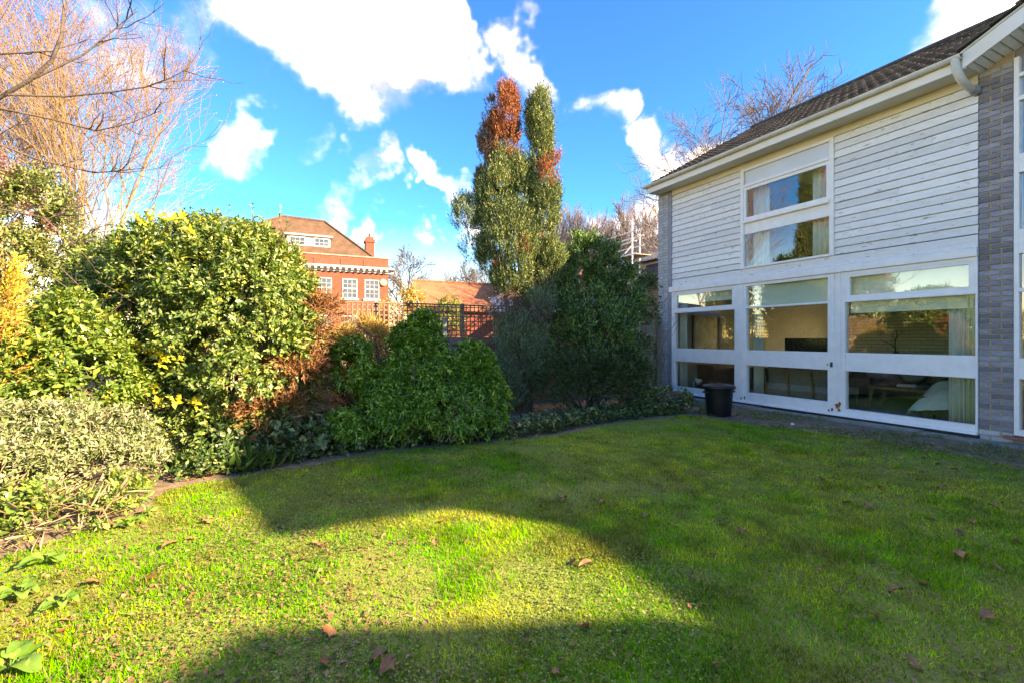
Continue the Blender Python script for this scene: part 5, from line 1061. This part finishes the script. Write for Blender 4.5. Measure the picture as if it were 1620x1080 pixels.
# broad arum plants in the near corner
aru = leaf_mat('arum_leaf', [(0, (0.06, 0.15, 0.02)), (1, (0.12, 0.24, 0.04))], .4, .35)
for k, (x, y, s_, lab) in enumerate(((-2.98, 3.0, .13, 'broad-leaved arum plant at the foot of the silver bush'), (-2.75, 2.62, .12, 'broad-leaved arum plant on bare soil by the silver bush'), (-2.42, 2.52, .10, 'small arum with pointed leaves among dead leaves'), (-2.18, 2.03, .16, 'largest arum plant with spreading leaves in the near soil'), (-3.05, 2.6, .14, 'arum plant beside straw at the soil edge'), (-2.95, 3.6, .10, 'arum leaves beneath the silver bush skirt'))):
    r = random.Random(180+k); m = MB()
    for j in range(8):
        az = j*2.4+r.uniform(-.3, .3); ln = s_*r.uniform(.55, 1.05); tilt = r.uniform(.2, .75); ca, sa = math.cos(az), math.sin(az); V = []; nseg = 7
        for i in range(nseg+1):
            t = i/nseg; wv = ln*.33*math.sin(math.pi*min(.995, .08+.92*t**.75))**.8; rr_ = .03+ln*t*math.cos(tilt*(1-t*.8)); zz = .03+ln*t*math.sin(tilt)*(1-.75*t)+.01*math.sin(5*t+j)
            for q in (-1, -.5, 0, .5, 1): V.append((ca*rr_-sa*wv*q, sa*rr_+ca*wv*q, zz+abs(q)*wv*.28+.006*math.sin(9*t+3*q)))
        m.add(V, [(i*5+q, i*5+q+1, i*5+q+6, i*5+q+5) for i in range(nseg) for q in range(4)]); m.tube([(0, 0, 0), (ca*.03, sa*.03, .03)], .004, 5, False)
    o = m.build('arum_plant', aru, None, True); o.location = (x, y, 0.01); tag(o, lab, 'plant')

# ================================================================== LAWN COVER
def grass(n, seed):
    r = np.random.default_rng(seed); th_ = r.uniform(R(-66), R(66), n); d = (r.random(n)*(11.5**.75-1.3**.75)+1.3**.75)**(1/.75)
    x = d*np.sin(th_); y = d*np.cos(th_); k = lawn_keep(x, y)
    den = 0.55*vnoise(x+50, y+50, 1.1, 21)+0.45*vnoise(x+20, y+70, 3.5, 22)
    bare = np.clip((-x-0.6)/2.4, 0, 1)*np.clip((4.2-y)/1.5, 0, 1)*.55
    worn = np.clip(vnoise(x+81, y+14, 1.9, 29)*3-2.15, 0, 1); k &= r.random(n) < np.clip(0.25+1.5*(den-.22)-.7*bare-.55*worn, .16, 1); x, y, d, den = x[k], y[k], d[k], den[k]; n = len(x)
    lush = vnoise(x+9, y+33, 1.6, 23); tuft = np.clip(vnoise(x+3, y+91, 2.7, 27)*3.2-2.1, 0, 1); h = (.014+.020*lush**1.5+.012*r.random(n)+.045*tuft*r.random(n))*(1+.25*r.normal(size=n).clip(-1.5, 2)); wd_ = (.0028+.0010*d)*r.uniform(.7, 1.3, n)
    az = r.uniform(0, 6.28, n); lean = r.uniform(.2, 1.9, n); P = np.column_stack([x, y, ground_z(x, y)+.002])
    D = np.column_stack([np.cos(az)*lean, np.sin(az)*lean, np.ones(n)]); D = unit(D); S = np.column_stack([-np.sin(az), np.cos(az), np.zeros(n)])
    V = np.stack([P-S*wd_[:, None]*.5, P+S*wd_[:, None]*.5, P+D*h[:, None]], 1).reshape(-1, 3); F = np.arange(3*n).reshape(-1, 3)
    yel = np.clip((.6*vnoise(x+70, y+5, 1.1, 24)+.4*vnoise(x+12, y+45, 4.2, 26))*2.6-.95+.28*r.normal(size=n), 0, 1); dry = r.random(n) < .12
    c1 = np.array([.075, .43, .006]); c2 = np.array([.47, .53, .034]); col = c1+(c2-c1)*yel[:, None]; col = col*(1-tuft[:, None]*.6)+np.array([.07, .40, .006])*tuft[:, None]*.6; moss = np.clip(vnoise(x+44, y+2, 2.3, 36)*3-1.9, 0, 1)*.75; col = col*(1-moss[:, None])+np.array([.20, .17, .03])*moss[:, None]; col *= (r.uniform(.4, 1.4, n)*(.55+.85*vnoise(x+33, y+66, 7.5, 28)))[:, None]; col[dry] = np.array([.30, .23, .10])
    me = np_mesh('grass', V, F); a = me.color_attributes.new('blade', 'FLOAT_COLOR', 'POINT'); a.data.foreach_set('color', np.column_stack([np.repeat(col, 3, 0), np.ones(3*n)]).astype(np.float32).ravel())
    return me
gm_ = bpy.data.materials.new('grass_blade'); gm_.use_nodes = True; t_ = gm_.node_tree; at = NN(t_, 'ShaderNodeVertexColor', layer_name='blade'); b = t_.nodes['Principled BSDF']; b.inputs['Roughness'].default_value = .7; b.inputs['Specular IOR Level'].default_value = .08
t_.links.new(at.outputs[0], b.inputs['Base Color']); tr = NN(t_, 'ShaderNodeBsdfTranslucent'); t_.links.new(at.outputs[0], tr.inputs[0]); mx = NN(t_, 'ShaderNodeMixShader'); mx.inputs[0].default_value = .4; t_.links.new(b.outputs[0], mx.inputs[1]); t_.links.new(tr.outputs[0], mx.inputs[2]); t_.links.new(mx.outputs[0], t_.nodes['Material Output'].inputs[0])
o = obj('grass', grass(1050000, 200), gm_); tag(o, 'patchy mossy green grass covering the lawn', 'grass', kind='stuff')
# clover and small weeds
def scatter(n, seed, fx):
    r = np.random.default_rng(seed); th_ = r.uniform(R(-64), R(64), n); d = (r.random(n)*(9**.6-1.3**.6)+1.3**.6)**(1/.6); x = d*np.sin(th_); y = d*np.cos(th_); k = lawn_keep(x, y) & (r.random(n) < fx(x, y)); return x[k], y[k], r
x, y, r = scatter(110000, 210, lambda x, y: np.clip((vnoise(x+15, y+25, .9, 31)-.48)*4+np.clip((-x-.3)/3, 0, .5)*np.clip((4.5-y)/2, 0, 1), 0, 1)); n = len(x)
P = np.column_stack([x, y, ground_z(x, y)+r.uniform(.008, .026, n)]); az = r.uniform(0, 6.28, n); D = np.column_stack([np.cos(az), np.sin(az), r.normal(.1, .25, n)])
o = fol('clover', leaves(P, D, np.column_stack([r.normal(0, .3, (n, 2)), np.ones(n)]), r.uniform(.009, .022, n), r.uniform(.008, .018, n), .1, .1), leaf_mat('clover_leaf', [(0, (0.05, 0.10, 0.025)), (.6, (0.11, 0.18, 0.035)), (1, (0.22, 0.25, 0.06))], .6, .25)); tag(o, 'clover and small weeds growing through the lawn', 'clover', kind='stuff')
x, y, r = scatter(24000, 214, lambda x, y: np.clip((vnoise(x+35, y+5, 1.0, 33)-.35)*1.6+np.clip((-x-.3)/2, 0, .6), 0, 1)); n = len(x)
P = np.column_stack([x, y, ground_z(x, y)+.02]); o = fol('leaf_crumbs', leaves(P, r.normal(0, 1, (n, 3))*np.array([1, 1, .2]), np.column_stack([r.normal(0, .5, (n, 2)), np.ones(n)]), r.uniform(.012, .045, n), r.uniform(.008, .024, n)), leaf_mat('crumb', [(0, (0.09, 0.045, 0.022)), (.6, (0.17, 0.09, 0.045)), (1, (0.25, 0.155, 0.085))], .9, .1)); tag(o, 'crumbs of brown leaf scattered in the grass', 'leaf litter', kind='stuff')
# fallen leaves that can be told apart
def leaf_shape(seed):
    r = random.Random(seed); V = []; F = []; n = 6
    for i in range(n+1):
        t = i/n; wv = .034*math.sin(math.pi*min(.98, t*.92+.06))*(1+.25*math.sin(i*2.6)); zc = .022*math.sin(t*2.6+seed)
        for s in (-1, 0, 1): V.append((t*.10-.05, s*wv, zc+abs(s)*.016*(1+.4*r.random())))
    for i in range(n): a = i*3; F += [(a, a+1, a+4, a+3), (a+1, a+2, a+5, a+4)]
    return MB().add(V, F).mesh('fallen_leaf', True)
fl_m = mat('fallen_leaf', (0.24, 0.095, 0.04), (0.36, 0.18, 0.085), .8, 15, obj_rand=.3)
fl = [leaf_shape(k) for k in range(4)]
for q in fl: q.materials.append(fl_m)
spots = [(2.17, 2.64), (1.87, 2.4), (3.3, 3.44), (4.09, 4.21), (4.08, 3.97), (3.59, 3.64), (4.16, 4.53), (4.89, 5.37), (3.53, 4.47), (3.03, 3.97), (2.93, 4.1), (3.19, 4.81), (3.29, 4.77), (2.94, 3.07), (3.03, 2.92), (3.57, 3.3), (4.83, 5.11), (2.44, 2.41), (1.77, 2.06), (2.42, 2.75), (0.45, 4.13), (0.69, 4.67), (1.07, 3.76), (1.62, 3.64), (1.68, 3.46), (0.79, 4.05), (-0.54, 3.64), (-0.33, 3.3), (-1.02, 3.16), (-1.45, 2.82), (-1.35, 3.02), (-1.32, 3.25), (-0.53, 3.25), (-1.09, 4.05), (-0.89, 2.28), (-0.82, 2.08), (-0.59, 2.09), (0.19, 2.01), (0.89, 2.06), (-2.36, 3.64), (-2.34, 3.2), (-2.44, 2.72), (-2.15, 2.79), (-1.25, 2.01), (1.07, 2.79), (0.46, 2.94), (0.38, 2.98), (0.55, 2.31), (0.36, 2.31), (-0.55, 2.04), (-1.78, 2.59), (-2.21, 2.31), (4.15, 8.35), (4.4, 8.2), (4.9, 7.3), (5.4, 6.5), (5.2, 5.9), (4.6, 7.9)]
rs = np.random.default_rng(230)
while len(spots) < 150:
    th_ = rs.uniform(R(-50), R(50)); d_ = rs.uniform(2.0, 7.5); x, y = d_*math.sin(th_), d_*math.cos(th_)
    if lawn_keep(np.array([x]), np.array([y]))[0] and vnoise(np.array([x+60]), np.array([y+12]), .8, 51)[0] > .5: spots.append((x, y))
for k, (x, y) in enumerate(spots):
    o = bpy.data.objects.new('fallen_leaf', fl[k % 4]); C.objects.link(o); o.location = (x, y, float(ground_z(np.array([x]), np.array([y]))[0])+.020); o.rotation_euler = (random.uniform(-.4, .4), random.uniform(-.4, .4), random.uniform(0, 6.28)); s_ = random.uniform(.35, .95) if k < 58 else random.uniform(.18, .5); o.scale = (s_, s_, s_)
    lab = 'curled brown dead leaf on the soil strip below the windows' if x-4.1 > (8.2-y)*.55-.35 and y > 5 else ('brown dead leaf among sparse grass near the arum plants' if x < -1.6 else ('curled russet leaf in the lawn before the dense green shrub' if x < .75 else ('brown dead leaf on the grass in front of the sliding door' if y > 3.4 else 'broad brown dead leaf on the shaded grass away from shrubs')))
    tag(o, lab, 'dead leaf', 'fallen leaves on the lawn')
# sparse weeds and grass on the soil strip by the house
r = np.random.default_rng(220); n = 2600; s = r.uniform(.6, 8.5, n); q = -r.uniform(.3, 1.9, n); x = P0[0]+EX[0]*s+EY[0]*q; y = P0[1]+EX[1]*s+EY[1]*q; k = vnoise(x+5, y+8, 2.2, 41) > .58; x, y = x[k], y[k]; n = len(x)
P = np.column_stack([x, y, ground_z(x, y)]); o = fol('weeds', shoots(P, r.normal(0, .4, (n, 3))+np.array([0, 0, 1]), 4, .02, .055, .012, 1.0, 221), leaf_mat('weed_leaf', [(0, (0.05, 0.11, 0.025)), (.7, (0.11, 0.17, 0.04)), (1, (0.30, 0.22, .10))], .6, .3)); tag(o, 'straggling weeds and moss on the soil strip below the windows', 'weeds', kind='stuff')
